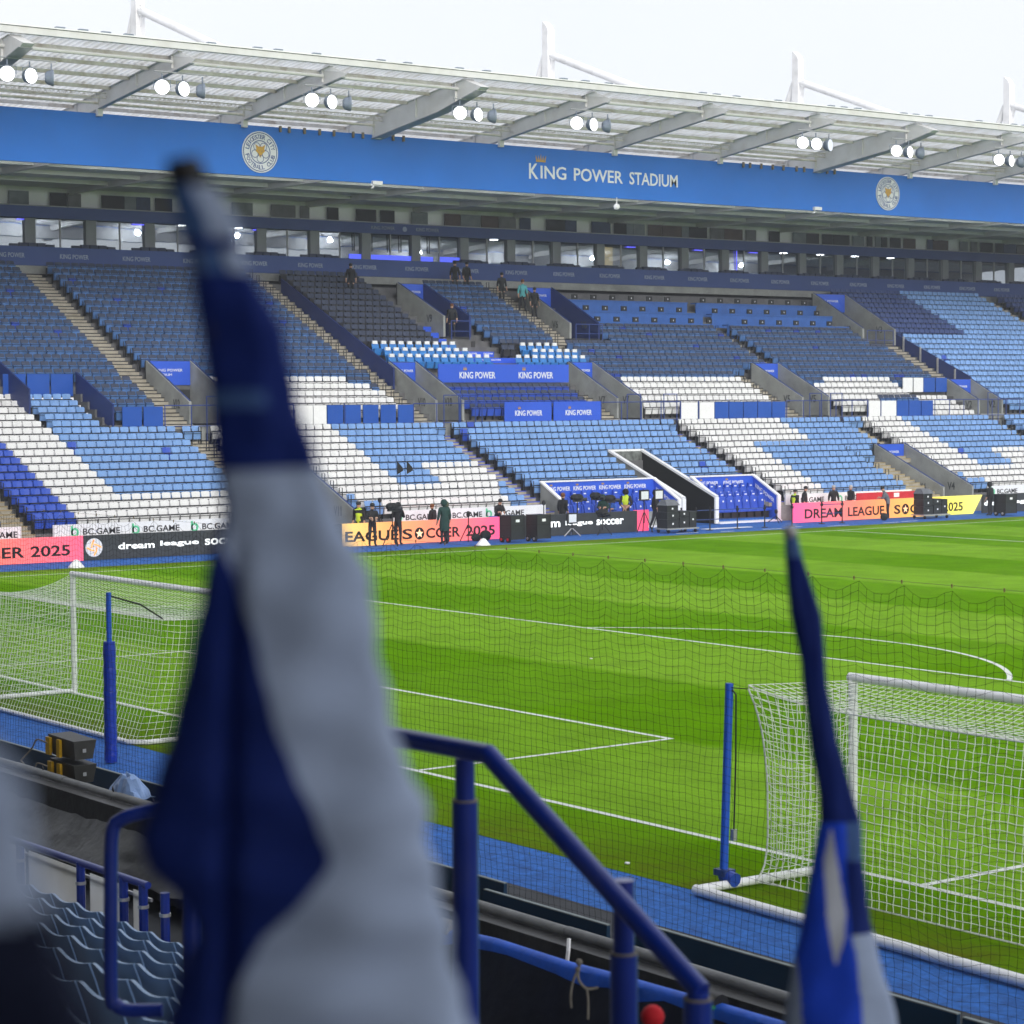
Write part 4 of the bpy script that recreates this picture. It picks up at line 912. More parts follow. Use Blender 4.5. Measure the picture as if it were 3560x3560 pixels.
bcboard(33.6, 41.93, (32.9+.8, 36.2, 37.35+1.2, ), 'white BC.GAME board behind the camera crew')
bcboard(57.0, 66.0, (57.5, 60.6, 63.4), 'white BC.GAME board behind the pink and yellow LED board')
bcboard(72.0, 84, (72.1, 74.8, 77.4), 'white BC.GAME board at the right edge beside the concrete entrance')
o = box('red_board', (-42.0, 61.9, .78), (-41.96, 66.3, 1.18), redb); tag(o, 'low red board with white emblem behind the man in the grey jacket', 'advertising board')
build(MB().box((-41.955, 64.6, .9), (-41.95, 65.0, 1.12)), 'white_emblem', letter_w, o)
# ------------------------------------------------------------------ dugouts and tunnel
def dugout(Y0, Y1, lab, side, texts):
    t = thing('dugout', lab, 'dugout', (-43, (Y0+Y1)/2, 0)); xb, xf = -43.6, -41.8
    b = build(MB().box((xb, Y0, .1), (xb+.06, Y1, 2.2), blue_s), 'back_wall', blue_s, t)
    mb = MB()
    for y in texts: text(mb, 'KING POWER', (xb+.066, y, 1.78), 1.35, .2, m=letter_w, bold=.012); crown(mb, (xb+.066, y+.15, 2.02), .14, .1, gold)
    build(mb, 'wall_lettering', letter_w, b)
    build(MB().box((xb-.05, Y0, 2.2), (xb+.1, Y1, 2.27)), 'white_trim', white_p, t)
    for Y, mm, tr_on in ((Y0, concrete if side == 'L' else blue_s, True), (Y1, blue_s, True)):
        w_ = build(MB().prism([(xb, .0), (xf, .0), (xf, 1.22), (xb, 2.2)], Y-.06, Y+.06, mm), 'side_wall', mm, t)
        build(MB().hexa([(xf+.05, Y-.1, .05 if Y == Y1 else 1.18), (xf+.12, Y-.1, .05 if Y == Y1 else 1.18), (xf+.12, Y+.1, .05 if Y == Y1 else 1.18), (xf+.05, Y+.1, .05 if Y == Y1 else 1.18), (xf, Y-.1, 1.3), (xf+.12, Y-.1, 1.26), (xf+.12, Y+.1, 1.26), (xf, Y+.1, 1.3)]), 'white_trim', white_p, t)
        build(MB().hexa([(xb, Y-.1, 2.2), (xf+.05, Y-.1, 1.22), (xf+.05, Y+.1, 1.22), (xb, Y+.1, 2.2), (xb, Y-.1, 2.28), (xf+.05, Y-.1, 1.3), (xf+.05, Y+.1, 1.3), (xb, Y+.1, 2.28)]), 'white_trim', white_p, t)
        if Y == Y1:
            s_ = .98/1.8; mb = text(MB(), 'KING POWER', (xb+.25, Y-.066, 1.62), 1.35, .2, (1, 0, -s_), (0, 0, 1), letter_w, .012, .004); build(mb, 'wall_lettering', letter_w, w_)
    build(MB().box((xb, Y0, .0), (xf-.3, Y1, .16)), 'floor', blue_t, t); build(MB().box((xf-.3, Y0, .0), (xf+.3, Y1, .08)), 'front_step', white_p, t)
    return t
dugout(42.9, 49.75, 'blue walled dugout with KING POWER lettering, left of the players tunnel', 'L', (43.2, 44.75, 46.3, 47.85))
dugout(52.15, 56.25, 'blue walled dugout full of padded seats, right of the players tunnel', 'R', (52.5, 54.2))
dk_seat_b = mat('dugout_seat_blue', (.03, .09, .52), .35, .12, 2)
def dseat(loc, lab, first=[None]):
    t = thing('dugout_chair', lab, 'seat', loc, 0, 'padded dugout seats')
    if first[0] is None:
        b_ = build(MB().prism([(-.02, .45), (.12, .42), (.02, 1.05), (-.12, 1.1)], -.2, .2, dk_seat_b), 'backrest', dk_seat_b, t, local=True)
        mb = MB(); 
        for s_ in (-1, 1): mb.prism([(.10, .42), (.2, .40), (.08, 1.0), (.0, 1.05)], s_*.24-.04, s_*.24+.04, dk_seat_b)
        w_ = build(mb, 'side_bolster', dk_seat_b, t, local=True)
        h_ = build(MB().prism([(-.10, 1.08), (.0, 1.06), (-.02, 1.3), (-.12, 1.3)], -.13, .13, dk_seat_b), 'headrest', dk_seat_b, t, local=True)
        p_ = build(MB().prism([(0, .32), (.46, .34), (.5, .44), (.46, .48), (0, .44)], -.25, .25, dk_seat_b), 'cushion', dk_seat_b, t, local=True)
        q_ = build(MB().box((.05, -.2, .0), (.35, .2, .32)), 'pedestal', blk, t, local=True)
        l_ = build(MB().lathe([(.05, 0), (.05, .01)], (.075, 0, .86), 'x', 8), 'seat_logo', letter_w, t, local=True); l2 = build(MB().box((-.006, -.07, 1.15), (.002, .07, 1.2)), 'headrest_lettering', letter_w, t, local=True)
        first[0] = (b_, w_, h_, p_, q_, l_, l2)
    else:
        for q in first[0]: copy_obj(q, t)
for k in range(7): dseat((-43.35, 52.75+k*.52, .55), 'blue padded dugout seat, back row of the right dugout, %s from the tunnel' % ordn(k))
for k in range(7): dseat((-42.6, 52.75+k*.52, .16), 'blue padded dugout seat, front row of the right dugout, %s from the tunnel' % ordn(k))
for k in range(10): dseat((-43.35, 43.4+k*.63, .45), 'blue padded dugout seat, back row of the left dugout, %s from the left' % ordn(k))
for k in range(9): dseat((-42.6, 43.6+k*.63, .1), 'blue padded dugout seat, front row of the left dugout, %s from the left' % ordn(k))
# tunnel
T = thing('players_tunnel', 'black players tunnel with white edged sloping walls between the dugouts', 'tunnel', (-44, 51, 0))
xr, xf = -47.3, -41.75
tun_k = mat('tunnel_black', (.008, .008, .009), .6, .1, 2)
for Y, mm in ((49.95, concrete), (52.05, tun_k)):
    build(MB().prism([(xr, 0), (xf, 0), (xf, 1.28), (xr, 3.45)], Y, Y+.1, mm), 'tunnel_wall', mm, T)
    build(MB().hexa([(xr, Y-.06, 3.45), (xf, Y-.06, 1.28), (xf, Y+.16, 1.28), (xr, Y+.16, 3.45), (xr, Y-.06, 3.55), (xf+.1, Y-.06, 1.36), (xf+.1, Y+.16, 1.36), (xr, Y+.16, 3.55)]), 'white_trim', white_p, T)
    build(MB().box((xf, Y-.06, 0.02), (xf+.1, Y+.16, 1.3)), 'white_trim', white_p, T)
build(MB().box((xr-.1, 49.95, 3.45), (xr, 52.2, 3.55)), 'white_trim', white_p, T)
build(MB().box((xr, 50.05, 2.2), (xr+.08, 52.05, 3.45)), 'lintel_panel', mat('fox_photo_panel', (.14, .15, .14), .6, .6, 4), T)
mb = MB(); mb.ball((xr+.06, 51.35, 2.85), .12, letter_f, 10, (.4, 1, 1)); mb.ball((xr+.09, 51.35, 2.85), .06, blk, 8, (.6, 1, 1)); build(mb, 'panel_eye', blk, T)
build(MB().box((xr-3, 50.05, 0), (xr, 52.05, 2.2)), 'dark_passage', tun_k, T); box('tunnel_floor', (xr, 50.05, 0.0), (xf, 52.05, .006), blue_t, T)
# belt barrier posts
for k, (x, y) in enumerate(((-38.3, 46.9), (-38.07, 47.57), (-38.02, 48.39), (-37.95, 50.03), (-37.88, 51.69), (-37.5, 53.09), (-38.3, 55.82), (-38.1, 57.0))):
    wh = ('at the equipment trolley', 'left of the tunnel mouth', 'at the left tunnel wall', 'in front of the tunnel', 'in front of the right dugout', 'at the right end of the right dugout', 'in front of the letters DREAM', 'in front of the word LEAGUE')[k]
    t = thing('barrier_post', 'thin black belt barrier post %s' % wh, 'barrier post', (x, y, 0), 0, 'belt barrier posts')
    build(MB().lathe([(.16, 0), (.16, .02), (.03, .05), (.03, 1.0), (.045, 1.0), (.045, 1.08)], (0, 0, 0), 'z', 10), 'post', blk, t, local=True)
    build(MB().box((-.05, -.05, .86), (.05, .05, .98)), 'belt_head', blk, t, local=True)
bp = ((-38.07, 47.57), (-38.02, 48.39), (-37.95, 50.03), (-37.88, 51.69)); bp2 = ((-38.3, 55.82), (-38.1, 57.0))
for grp in (bp, bp2):
    mb = MB()
    for (xa, ya), (xb, yb) in zip(grp[:-1], grp[1:]):
        for z in (.93, .5): mb.hexa([(xa, ya, z-.02), (xb, yb, z-.02), (xb+.01, yb, z-.02), (xa+.01, ya, z-.02), (xa, ya, z+.02), (xb, yb, z+.02), (xb+.01, yb, z+.02), (xa+.01, ya, z+.02)])
    o = build(mb, 'barrier_belt', nv_pl); tag(o, 'navy retractable belts strung between the posts %s' % ('by the tunnel' if grp is bp else 'before the pink board'), 'barrier belt')
# cones
for (x, y, l_) in ((-36.4, 34.32, 'in front of the green coated person'), (-36.33, 15.77, 'at the far left below the round logo')):
    o = build(MB().lathe([(.30, .004), (.30, .03), (.10, .27), (.02, .3)], (x, y, 0), 'z', 14), 'pitch_cone', white_p, smooth=False); tag(o, 'white low pitch cone %s' % l_, 'cone', 'white pitch cones')
# flight cases
def case(loc, sx_, sy_, sz_, lab, red=False):
    t = thing('wheeled_case', lab, 'flight case', loc, R(4))
    build(MB().box((-sx_/2, -sy_/2, .12), (sx_/2, sy_/2, sz_)), 'case_body', case_m, t, local=True)
    mb = MB()
    for s_ in (-1, 1):
        for q in (-1, 1): mb.box((q*sx_/2-.02, s_*sy_/2-.02, .12), (q*sx_/2+.02, s_*sy_/2+.02, sz_+.005))
    mb.box((-sx_/2-.012, -sy_/2-.012, sz_*.62), (sx_/2+.012, sy_/2+.012, sz_*.62+.03)); build(mb, 'corner_trim', blk, t, local=True)
    for q in (-1, 1): build(MB().lathe([(.13, -.04), (.13, .04)], (q*sx_*.3, -sy_/2-.02, .13), 'y', 14), 'wheel', blk, t, local=True); build(MB().lathe([(.06, -.05), (.06, .05)], (q*sx_*.3, -sy_/2-.03, .13), 'y', 10), 'wheel_hub', red_m if red else alu, t, local=True)
    build(MB().box((sx_/2, -.1, sz_*.75), (sx_/2+.02, .1, sz_*.85)), 'handle', letter_w, t, local=True)
case((-37.3, 36.5, 0), .7, .75, 1.15, 'black wheeled case with red hubs at the end of the pink board', True)
case((-37.1, 37.75, 0), .7, .75, 1.15, 'plain black wheeled case, left edge of the black LED board')
case((-37.4, 67.95, 0), .7, .9, 1.1, 'black wheeled case behind the standing figure at the far right')
def trolley(loc, lab):
    t = thing('equipment_trolley', lab, 'equipment trolley', loc, R(0))
    build(MB().box((-.45, -.95, .16), (.45, .95, .22)), 'deck', alu, t, local=True)
    for a_ in (-.8, .8):
        for b_ in (-.35, .35): build(MB().lathe([(.08, -.03), (.08, .03)], (b_, a_, .08), 'y', 10), 'wheel', blk, t, local=True)
    for i, (y0, y1, z0, z1) in enumerate(((-.85, -.15, .22, .62), (-.85, -.15, .63, .95), (-.85, -.2, .96, 1.25), (-.1, .45, .22, .7), (.5, .9, .22, .95), (-.1, .45, .72, .98))):
        c_ = build(MB().box((-.35, y0, z0), (.3, y1, z1)), 'stacked_case', case_m, t, local=True)
        build(MB().box((.3, (y0+y1)/2-.04, (z0+z1)/2-.04), (.31, (y0+y1)/2+.04, (z0+z1)/2+.04)), 'case_label', letter_w, c_, local=True)
    build(MB().hexa([(-.35, -.9, 1.25), (.35, -.9, 1.25), (.35, -.1, 1.25), (-.35, -.1, 1.25), (-.2, -.8, 1.5), (.1, -.8, 1.5), (.1, -.2, 1.5), (-.2, -.2, 1.5)]), 'rain_hood', jgrey, t, local=True)
trolley((-37.8, 46.2, 0), 'low trolley stacked with black cases left of the tunnel'); trolley((-38.2, 63.3, 0), 'low trolley stacked with black cases in front of the word SOCCER')
def tripod(loc, h, lab, head='panel', col=blk, cat='tripod', spread=.42):
    t = thing('tripod', lab, cat, loc, R(random.uniform(0, 90)) if head != 'panel' else 0)
    for k in range(3):
        a_ = 2*math.pi*k/3+.5; build(MB().tube([(spread*math.cos(a_), spread*math.sin(a_), .01), (.03*math.cos(a_), .03*math.sin(a_), h*.62)], .022, 5), 'leg', col, t, local=True)
    build(MB().tube([(0, 0, h*.3), (0, 0, h)], .025, 6), 'column', blk, t, local=True)
    if head == 'panel':
        build(MB().box((-.05, -.27, h), (.05, .27, h+.48)), 'light_panel_frame', blk, t, local=True); build(MB().box((.052, -.21, h+.06), (.058, .21, h+.42)), 'light_panel', mat('diffuser_panel', (.75, .78, .8), .4, .03, 4), t, local=True)
    elif head == 'cam':
        build(MB().box((-.2, -.1, h), (.22, .1, h+.22)), 'camera_body', blk, t, local=True); build(MB().lathe([(.07, 0), (.09, .22)], (.22, 0, h+.11), 'x', 10), 'lens', case_m, t, local=True)
        build(MB().ball((-.02, 0, h+.2), .24, jk, 10, (1.3, .8, .75)), 'rain_cover', blk, t, local=True)
    else: build(MB().ball((0, 0, h+.05), .09, blk, 8, (1, 1, 1.4)), 'microphone', blk, t, local=True)
    return t
tripod((-38.8, 45.1, 0), 1.45, 'light stand with square white panel before the hi-vis steward'); tripod((-38.8, 45.95, 0), 1.45, 'light stand with square white panel, right of the hi-vis steward')
tripod((-38.9, 35.35, 0), 1.15, 'small camera on a thin tripod in front of the letters 2025', 'mic')
tripod((-38.6, 31.25, 0), 1.45, 'broadcast camera on tripod in front of the yellow board', 'cam'); tripod((-39.9, 42.1, 0), 1.45, 'rain covered camera on tripod, leftmost at the left dugout', 'cam', cat='television camera')
tripod((-39.8, 43.1, 0), 1.5, 'rain covered camera on tripod in the middle of the left dugout', 'cam', cat='television camera'); tripod((-39.9, 44.0, 0), 1.35, 'camera on tripod beside the crouching person in green', 'cam', cat='television camera')
tripod((-38.6, 39.2, 0), 1.5, 'grey microphone stand before the word am', 'mic', alu); tripod((-38.9, 41.0, 0), .55, 'low grey monitor stand before the word league', 'panel', alu); tripod((-41.3, 32.4, 0), 1.75, 'microphone on a tall thin stand behind the yellow board', 'mic')
tripod((-40.5, 54.9, 0), .5, 'small black tripod right of the right dugout', 'mic'); tripod((-38.6, 42.5, 0), .8, 'wheeled camera pedestal before the black board', 'cam', cat='television camera')
o = build(MB().tube([(-40.9, 33.2, .0), (-40.9, 33.2, 3.0)], .015, 5), 'tall_pole', blk); tag(o, 'very tall thin black pole with two dark flags above the white seats', 'pole')
for dy in (-.15, .35): build(MB().prismx([(33.2+dy, 2.9), (33.2+dy+.3, 3.05), (33.2+dy+.25, 3.2), (33.2+dy, 3.45)], -40.92, -40.88), 'pennant', blk, o)
for (x, y, w_, h, l_, mm) in ((-38.9, 35.75, .5, .35, 'small black bag on the blue surround under the letters 2025', jk), (-38.9, 36.25, .55, .5, 'black rucksack leaning on the pink board', jk), (-38.4, 60.2, .45, .4, 'black bag in front of the word LEAGUE', jk), (-40.7, 33.0, .9, 1.0, 'blue rain cover heap behind the pink board', jb), (-40.7, 38.0, .9, 1.05, 'bright blue cloth draped on the board before the seated man', jb), (-40.6, 45.0, .8, .95, 'blue cover lying over equipment in front of the left dugout', jb)):
    o = build(MB().ball((x, y, h*.45), h*.5, None, 12, (.8, w_/h, .95)), 'bag' if mm is jk else 'draped_cover', mm, smooth=True); tag(o, l_, 'bag' if mm is jk else 'cover')
# ------------------------------------------------------------------ people
def person(loc, face, lab, top=jk, legs=tr, head='hair', hm=None, pose='stand', h=1.76, sc_=1.0, vest=None):
    s_ = h/1.76
    P = {'pel': (0, 0, .95), 'ch': (.0, 0, 1.28), 'nk': (.01, 0, 1.50), 'hd': (.04, 0, 1.63), 'ht': (.04, 0, 1.70)}
    lean = {'lean': .22, 'seat': .1, 'crouch': .25}.get(pose, .02)
    for k in ('ch', 'nk', 'hd', 'ht'): x, y, z = P[k]; P[k] = (x+lean*(z-.95)/.6, y, z-(lean*.12))
    J = dict(P)
    for sgn, q in ((1, 'l'), (-1, 'r')):
        J['sh'+q] = (P['nk'][0]-.01, sgn*.19, P['nk'][2]-.08)
        if pose in ('phone', 'camera', 'lean'): J['el'+q] = (P['nk'][0]+.06, sgn*.25, P['nk'][2]-.34); J['ha'+q] = (P['nk'][0]+.30, sgn*.08, P['nk'][2]-(.28 if pose != 'camera' else .08))
        elif pose == 'clasp': J['el'+q] = (P['nk'][0]+.02, sgn*.27, P['nk'][2]-.36); J['ha'+q] = (P['nk'][0]+.22, sgn*.05, P['nk'][2]-.52)
        else: J['el'+q] = (P['nk'][0]-.03, sgn*.25, P['nk'][2]-.36); J['ha'+q] = (P['nk'][0]+.07, sgn*.27, P['nk'][2]-.60)
        J['fi'+q] = tuple(a_+b_ for a_, b_ in zip(J['ha'+q], (.05, 0, -.07)))
        J['hp'+q] = (0, sgn*.09, .90); J['kn'+q] = (.03, sgn*.11, .50); J['an'+q] = (-.02, sgn*.12, .10); J['to'+q] = (.15, sgn*.14, .04)
        if pose == 'walk': J['kn'+q] = (.03+sgn*.12, sgn*.1, .5); J['an'+q] = (sgn*.22-.03, sgn*.1, .1); J['to'+q] = (sgn*.22+.13, sgn*.1, .04)
    rad = {'pel': .15, 'ch': .175, 'nk': .062, 'hd': .098, 'ht': .085, 'sh': .085, 'el': .058, 'ha': .042, 'fi': .03, 'hp': .10, 'kn': .068, 'an': .05, 'to': .042}
    names = list(J); E_ = [('pel', 'ch'), ('ch', 'nk'), ('nk', 'hd'), ('hd', 'ht')]
    for q in 'lr': E_ += [('ch', 'sh'+q), ('sh'+q, 'el'+q), ('el'+q, 'ha'+q), ('ha'+q, 'fi'+q), ('pel', 'hp'+q), ('hp'+q, 'kn'+q), ('kn'+q, 'an'+q), ('an'+q, 'to'+q)]
    me = bpy.data.meshes.new('p'); me.from_pydata([J[k] for k in names], [(names.index(a_), names.index(b_)) for a_, b_ in E_], [])
    ob = bpy.data.objects.new('p', me); COL.objects.link(ob); md = ob.modifiers.new('s', 'SKIN'); ob.modifiers.new('d', 'SUBSURF').levels = 1
    fat = 1.12 if top in (jk, jg, jo) else 1
    for i, k in enumerate(names):
        r_ = rad[k] if k in rad else rad[k[:2]]
        if k[:2] in ('ch', 'sh', 'el', 'pe'): r_ *= fat
        me.skin_vertices[0].data[i].radius = (r_*(.8 if k in ('ch', 'pel') else 1), r_)
        if k == 'pel': me.skin_vertices[0].data[i].use_root = True
    dg = bpy.context.evaluated_depsgraph_get(); me2 = bpy.data.meshes.new_from_object(ob.evaluated_get(dg)); bpy.data.objects.remove(ob); bpy.data.meshes.remove(me)
    me2.name = 'body'
    for q in (top, legs, skin, blk, vest or top): me2.materials.append(q)
    co = {k: Vector(J[k]) for k in names}
    for p in me2.polygons:
        c_ = p.center; k = min(names, key=lambda a_: (co[a_]-c_).length_squared)
        z = c_.z
        if k in ('hd', 'ht'): mi_ = 2
        elif k[:2] in ('ha', 'fi'): mi_ = 2
        elif k[:2] in ('to',): mi_ = 3
        elif z < .84 and k[:2] in ('hp', 'kn', 'an', 'pe'): mi_ = 1
        elif k in ('ch', 'pel', 'nk') : mi_ = 4
        else: mi_ = 0
        p.material_index = mi_; p.use_smooth = True
    me2.update(); t = thing('person', lab, 'person', loc, face, None); t.scale = (s_,)*3
    b_ = bpy.data.objects.new('body', me2); COL.objects.link(b_); b_.parent = t
    H = Vector(J['ht']); hm = hm or hair_g
    if head == 'hood': build(MB().ball((H.x-.03, 0, H.z-.03), .145, None, 12, (1, .95, 1.08)), 'hood', hm, t, local=True, smooth=True)
    elif head == 'hat': build(MB().ball((H.x-.005, 0, H.z+.035), .118, None, 12, (1, .92, .85)), 'hat', hm, t, local=True, smooth=True)
    else: build(MB().ball((H.x-.025, 0, H.z+.01), .115, None, 12, (1, .92, 1.0)), 'hair', hm, t, local=True, smooth=True)
    mb = MB(); mb.ball((H.x+.095, 0, H.z-.05), .016, skin, 6); 
    for q in (-1, 1): mb.ball((H.x+.088, q*.035, H.z-.015), .009, blk, 6)
    build(mb, 'face_details', skin, t, local=True)
    if pose != 'walk':   # coat skirt
        if top in (jg,): build(MB().lathe([(.20, .55), (.21, .8), (.19, 1.0), (.16, 1.15)], (0, 0, 0), 'z', 14), 'coat_skirt', top, t, local=True, smooth=True)
    # fingers
    for q, sg in (('l', 1), ('r', -1)):
        mb = MB(); F = Vector(J['fi'+q])
        for j in range(4): mb.tube([F+Vector((.0, (j-1.5)*.014, 0)), F+Vector((.03, (j-1.5)*.016, -.035-(j % 3)*.004)), F+Vector((.035, (j-1.5)*.016, -.065))], .007, 4)
        mb.tube([F+Vector((.0, -sg*.02, .03)), F+Vector((.03, -sg*.035, .0))], .008, 4); build(mb, 'fingers', skin, t, local=True)
    return t
G = 0
person((-40.6, 30.9, G), R(-60), 'steward in black with yellow vest stripe and black cap, left end of the board', jk, head='hat', hm=blk, vest=hivis)
person((-39.0, 30.5, G), R(-20), 'person in black looking at a phone in front of the letters EAG', jk, head='hat', hm=blk, pose='phone')
person((-38.95, 31.75, G), R(120), 'camera operator in black behind a tripod at the yellow board', jk, head='hood', hm=jk, pose='camera')
person((-40.7, 34.75, G), R(200), 'red haired person in a black jacket with pink mark behind the board', jk, hm=hair_r, h=1.55)
person((-37.9, 33.4, G), R(170), 'person in long dark green hooded coat seen from behind on the blue surround', jg, head='hood', hm=jg, h=1.86)
person((-38.6, 34.0, G), R(200), 'person in olive hooded coat half hidden behind the green coat', jo, head='hood', hm=jo, h=1.74)
person((-40.8, 38.3, G), R(-10), 'person in black hat and jacket bending over equipment above the pink board', jk, head='hat', hm=blk, pose='lean', h=1.66)
person((-41.0, 42.1, G), R(100), 'person in black coat with blue collar at the left end of the dugout', jk, hm=hair_r, h=1.78)
person((-40.2, 43.9, G), R(-50), 'person in dark green hood behind a camera in the left dugout', jg, head='hood', hm=jg, pose='lean', h=1.72)
person((-40.6, 44.75, G), R(-60), 'person in a blue jacket leaning low between the cameras', jb, head='hair', hm=hair_r, pose='lean', h=1.55)
person((-41.0, 45.85, G), R(-50), 'steward in bright yellow hi-vis vest and dark hood with clasped hands', jk, head='hood', hm=jk, pose='clasp', vest=hivis, h=1.86)
person((-40.3, 47.0, G), R(60), 'person in dark hooded jacket walking beside the light panel', jk, head='hood', hm=jk, pose='walk', h=1.8)
person((-40.9, 57.2, G), R(30), 'person in black jacket above the left end of the right hand pink board', jk, head='hat', hm=blk, h=1.66)
person((-41.3, 56.9, G), R(100), 'person in yellow hi-vis bending beside the right dugout', jk, head='hat', hm=blk, vest=hivis, h=1.5)
person((-41.0, 59.3, G), R(-40), 'person with grey hat and dark jacket behind the letters AM', jk, head='hat', hm=hair_g, h=1.64)
person((-41.0, 60.55, G), R(-100), 'grey haired person in black with a pass, above the word LEAGUE', jk, head='hair', hm=hair_g, h=1.62)
person((-39.0, 61.1, G), R(230), 'bearded man in black headwear and grey jacket bending in front of the orange board', jgrey, head='hat', hm=blk, pose='lean', h=1.62)
person((-37.8, 67.26, G), R(190), 'person in dark coat and hood seen from behind at the far right', jk, head='hood', hm=jk, h=1.68)
x, z = row(-20.2); person((x+.3, 45.9, z-.82), R(-30), 'dark silhouette of a person at the top of the charcoal seats', jk, head='hat', hm=blk)
x, z = row(-21.3); person((x+.3, 53.4, z-.82), R(-30), 'dark figure left of the pair under the balcony lettering', jk, head='hat', hm=blk); person((x+.3, 54.2, z-.82), R(0), 'dark figure right of the pair under the balcony lettering', jk, head='hat', hm=blk)
x, z = row(-18.5); person((x+.3, 56.7, z-.9), R(-20), 'person in a light blue jacket on the upper stairs', jlb, head='hair', hm=hair_r, pose='walk', h=1.8)
x, z = row(-17.5); person((x+.3, 57.0, z-1.0), R(-20), 'dark dressed person just below the light blue jacket', jk, head='hat', hm=blk)
x, z = row(-19.5); person((x+.3, 55.75, z-.82), R(-20), 'dark dressed person left of the light blue jacket', jk, head='hat', hm=blk)
person((-60.2, 49.6, 9.46), R(-40), 'steward in black suit with pale shirt in the upper entrance V9', jk, head='hair', hm=hair_r, vest=None)
# ------------------------------------------------------------------ goals
def net_surface(fn, nu, nv, r_, name, m, parent, jit=.005):
    P = np.zeros((nu, nv, 3))
    for i in range(nu):
        for j in range(nv): P[i, j] = fn(i/(nu-1), j/(nv-1))
    J_ = np.random.uniform(-jit, jit, P.shape); J_[0] = 0; J_[-1] = 0; J_[:, 0] = 0; J_[:, -1] = 0
    return edges_to_prisms((P+J_).reshape(-1, 3), grid_edges(nu, nv), r_, name, m, parent)
def goal(x0, x1, lab, dep, portable, y0=0):
    t = thing('football_goal', lab, 'goal', (x0, y0, 0), 0, 'football goals'); pr = .06
    for x in (x0, x1): build(MB().tube([(x, y0, 0), (x, y0, 2.5)], pr, 14), 'goalpost', white_p, t, smooth=True)
    build(MB().tube([(x0-.06, y0, 2.5), (x1+.06, y0, 2.5)], pr, 14), 'crossbar', white_p, t, smooth=True)
    return t
g1 = goal(-3.72, 3.72, 'left football goal with white net, standing on the goal line behind the big flag', 2.4, False)
yb = -2.42
build(MB().tube([(-3.72, 0, .05), (-3.75, yb+.3, .05), (-3.55, yb, .05), (3.45, yb, .05), (3.7, yb+.25, .05), (3.72, 0, .05)], .045, 8), 'ground_bar', white_p, g1, smooth=True)
sag = lambda u: .07*math.sin(math.pi*u)
net_surface(lambda u, v: (-3.72+7.44*u, -v*1.85, 2.46-v*.26-.18*math.sin(math.pi*v)*(.6+.4*math.sin(math.pi*u))), 57, 16, .0046, 'roof_net', net_w, g1)
net_surface(lambda u, v: (-3.72+7.44*u, -1.85-(yb*-1-1.85)*v**1.5, 2.2*(1-v)+.05), 57, 20, .0050, 'back_net', net_w, g1)
for sx_ in (-1, 1): net_surface(lambda u, v: (sx_*3.72, -u*(1.85+(.57*v**1.5)), (2.46-.26*u)*(1-v)+.05-.18*math.sin(math.pi*u)*(1-v)), 16, 20, .0050, 'side_net', net_w, g1)
mb = MB()
for k in range(14): x = -3.4+k*.52; mb.tube([(x, yb-.05, .06), (x+.05, yb+.06, .08)], .012, 4)
build(mb, 'net_clip', blk, g1)
g2 = goal(18.98, 26.42, 'right football goal with white net and white base tubes beside the small flag', 2.3, True)
build(MB().tube([(18.84, -2.57, .075), (26.95, -2.9, .075)], .066, 14), 'back_base_tube', white_p, g2, smooth=True)
for x in (18.85, 26.6): build(MB().tube([(x, -2.5, .075), (x+.1, -.06, .075)], .055, 12), 'side_base_tube', white_p, g2, smooth=True)
zc_ = [.08, .19, .34, .67, 1.33, 1.67, 2.0, 2.34, 2.50]; yc_ = [-1.67, -1.58, -1.52, -1.49, -1.50, -1.54, -1.60, -1.73, -1.82]
cy = lambda z: float(np.interp(z, zc_, yc_))
def rt2(x, t0=18.98, t1=26.42):   # rear top edge of the net
    a_ = min(x-t0, t1-x); k = math.exp(-max(0, a_)/.45); return -1.40-.42*k, 2.27+.23*k+.05*math.exp(-max(0, a_)/1.5)
def fr(u, v):
    x = 18.98+7.44*u; y1, z1 = rt2(x); return (x, y1*v, 2.46+(z1-2.46)*v-.10*math.sin(math.pi*v)*(1-math.exp(-min(x-18.98, 26.42-x)/.5)))
def fb(u, v):
    x = 18.98+7.44*u; y1, z1 = rt2(x); z = z1*(1-v)+.07*v; e = math.exp(-min(x-18.98, 26.42-x)/.35); return (x, y1*(1-e)*(1-v)+(-1.6*v)*(1-e)+cy(z)*e-.05*math.sin(math.pi*v)*(1-e), z)
def fs_(u, v):
    z1 = 2.46+.04*u-.16*math.sin(math.pi*u); z = z1*(1-v)+.10*v; return (18.98, cy(z)*u, z)
net_surface(fr, 64, 15, .0050, 'roof_net', net_w, g2, .006)
net_surface(fb, 64, 23, .0053, 'back_net', net_w, g2, .008)
net_surface(fs_, 15, 23, .0053, 'side_net', net_w, g2, .006)
net_surface(lambda u, v: (fs_(u, v)[0]+7.44, fs_(u, v)[1], fs_(u, v)[2]), 15, 23, .0053, 'side_net', net_w, g2, .006)
build(MB().tube([(18.98, cy(z), z) for z in np.linspace(.08, 2.5, 14)], .012, 6), 'corner_cord', net_w, g2, smooth=True)
build(MB().tube([(18.98+7.44*u, rt2(18.98+7.44*u)[0], rt2(18.98+7.44*u)[1]) for u in np.linspace(0, 1, 60)], .010, 5), 'rear_cord', net_w, g2, smooth=True)
build(MB().tube([(18.98+7.44*u, -1.6, .07) for u in np.linspace(0, 1, 12)], .012, 5), 'bottom_cord', net_w, g2, smooth=True)
build(MB().tube([(18.72, -1.9, 2.5), (18.85, -1.86, 2.5), (18.98, -1.82, 2.5)], .008, 4), 'net_tie', blk, g2)
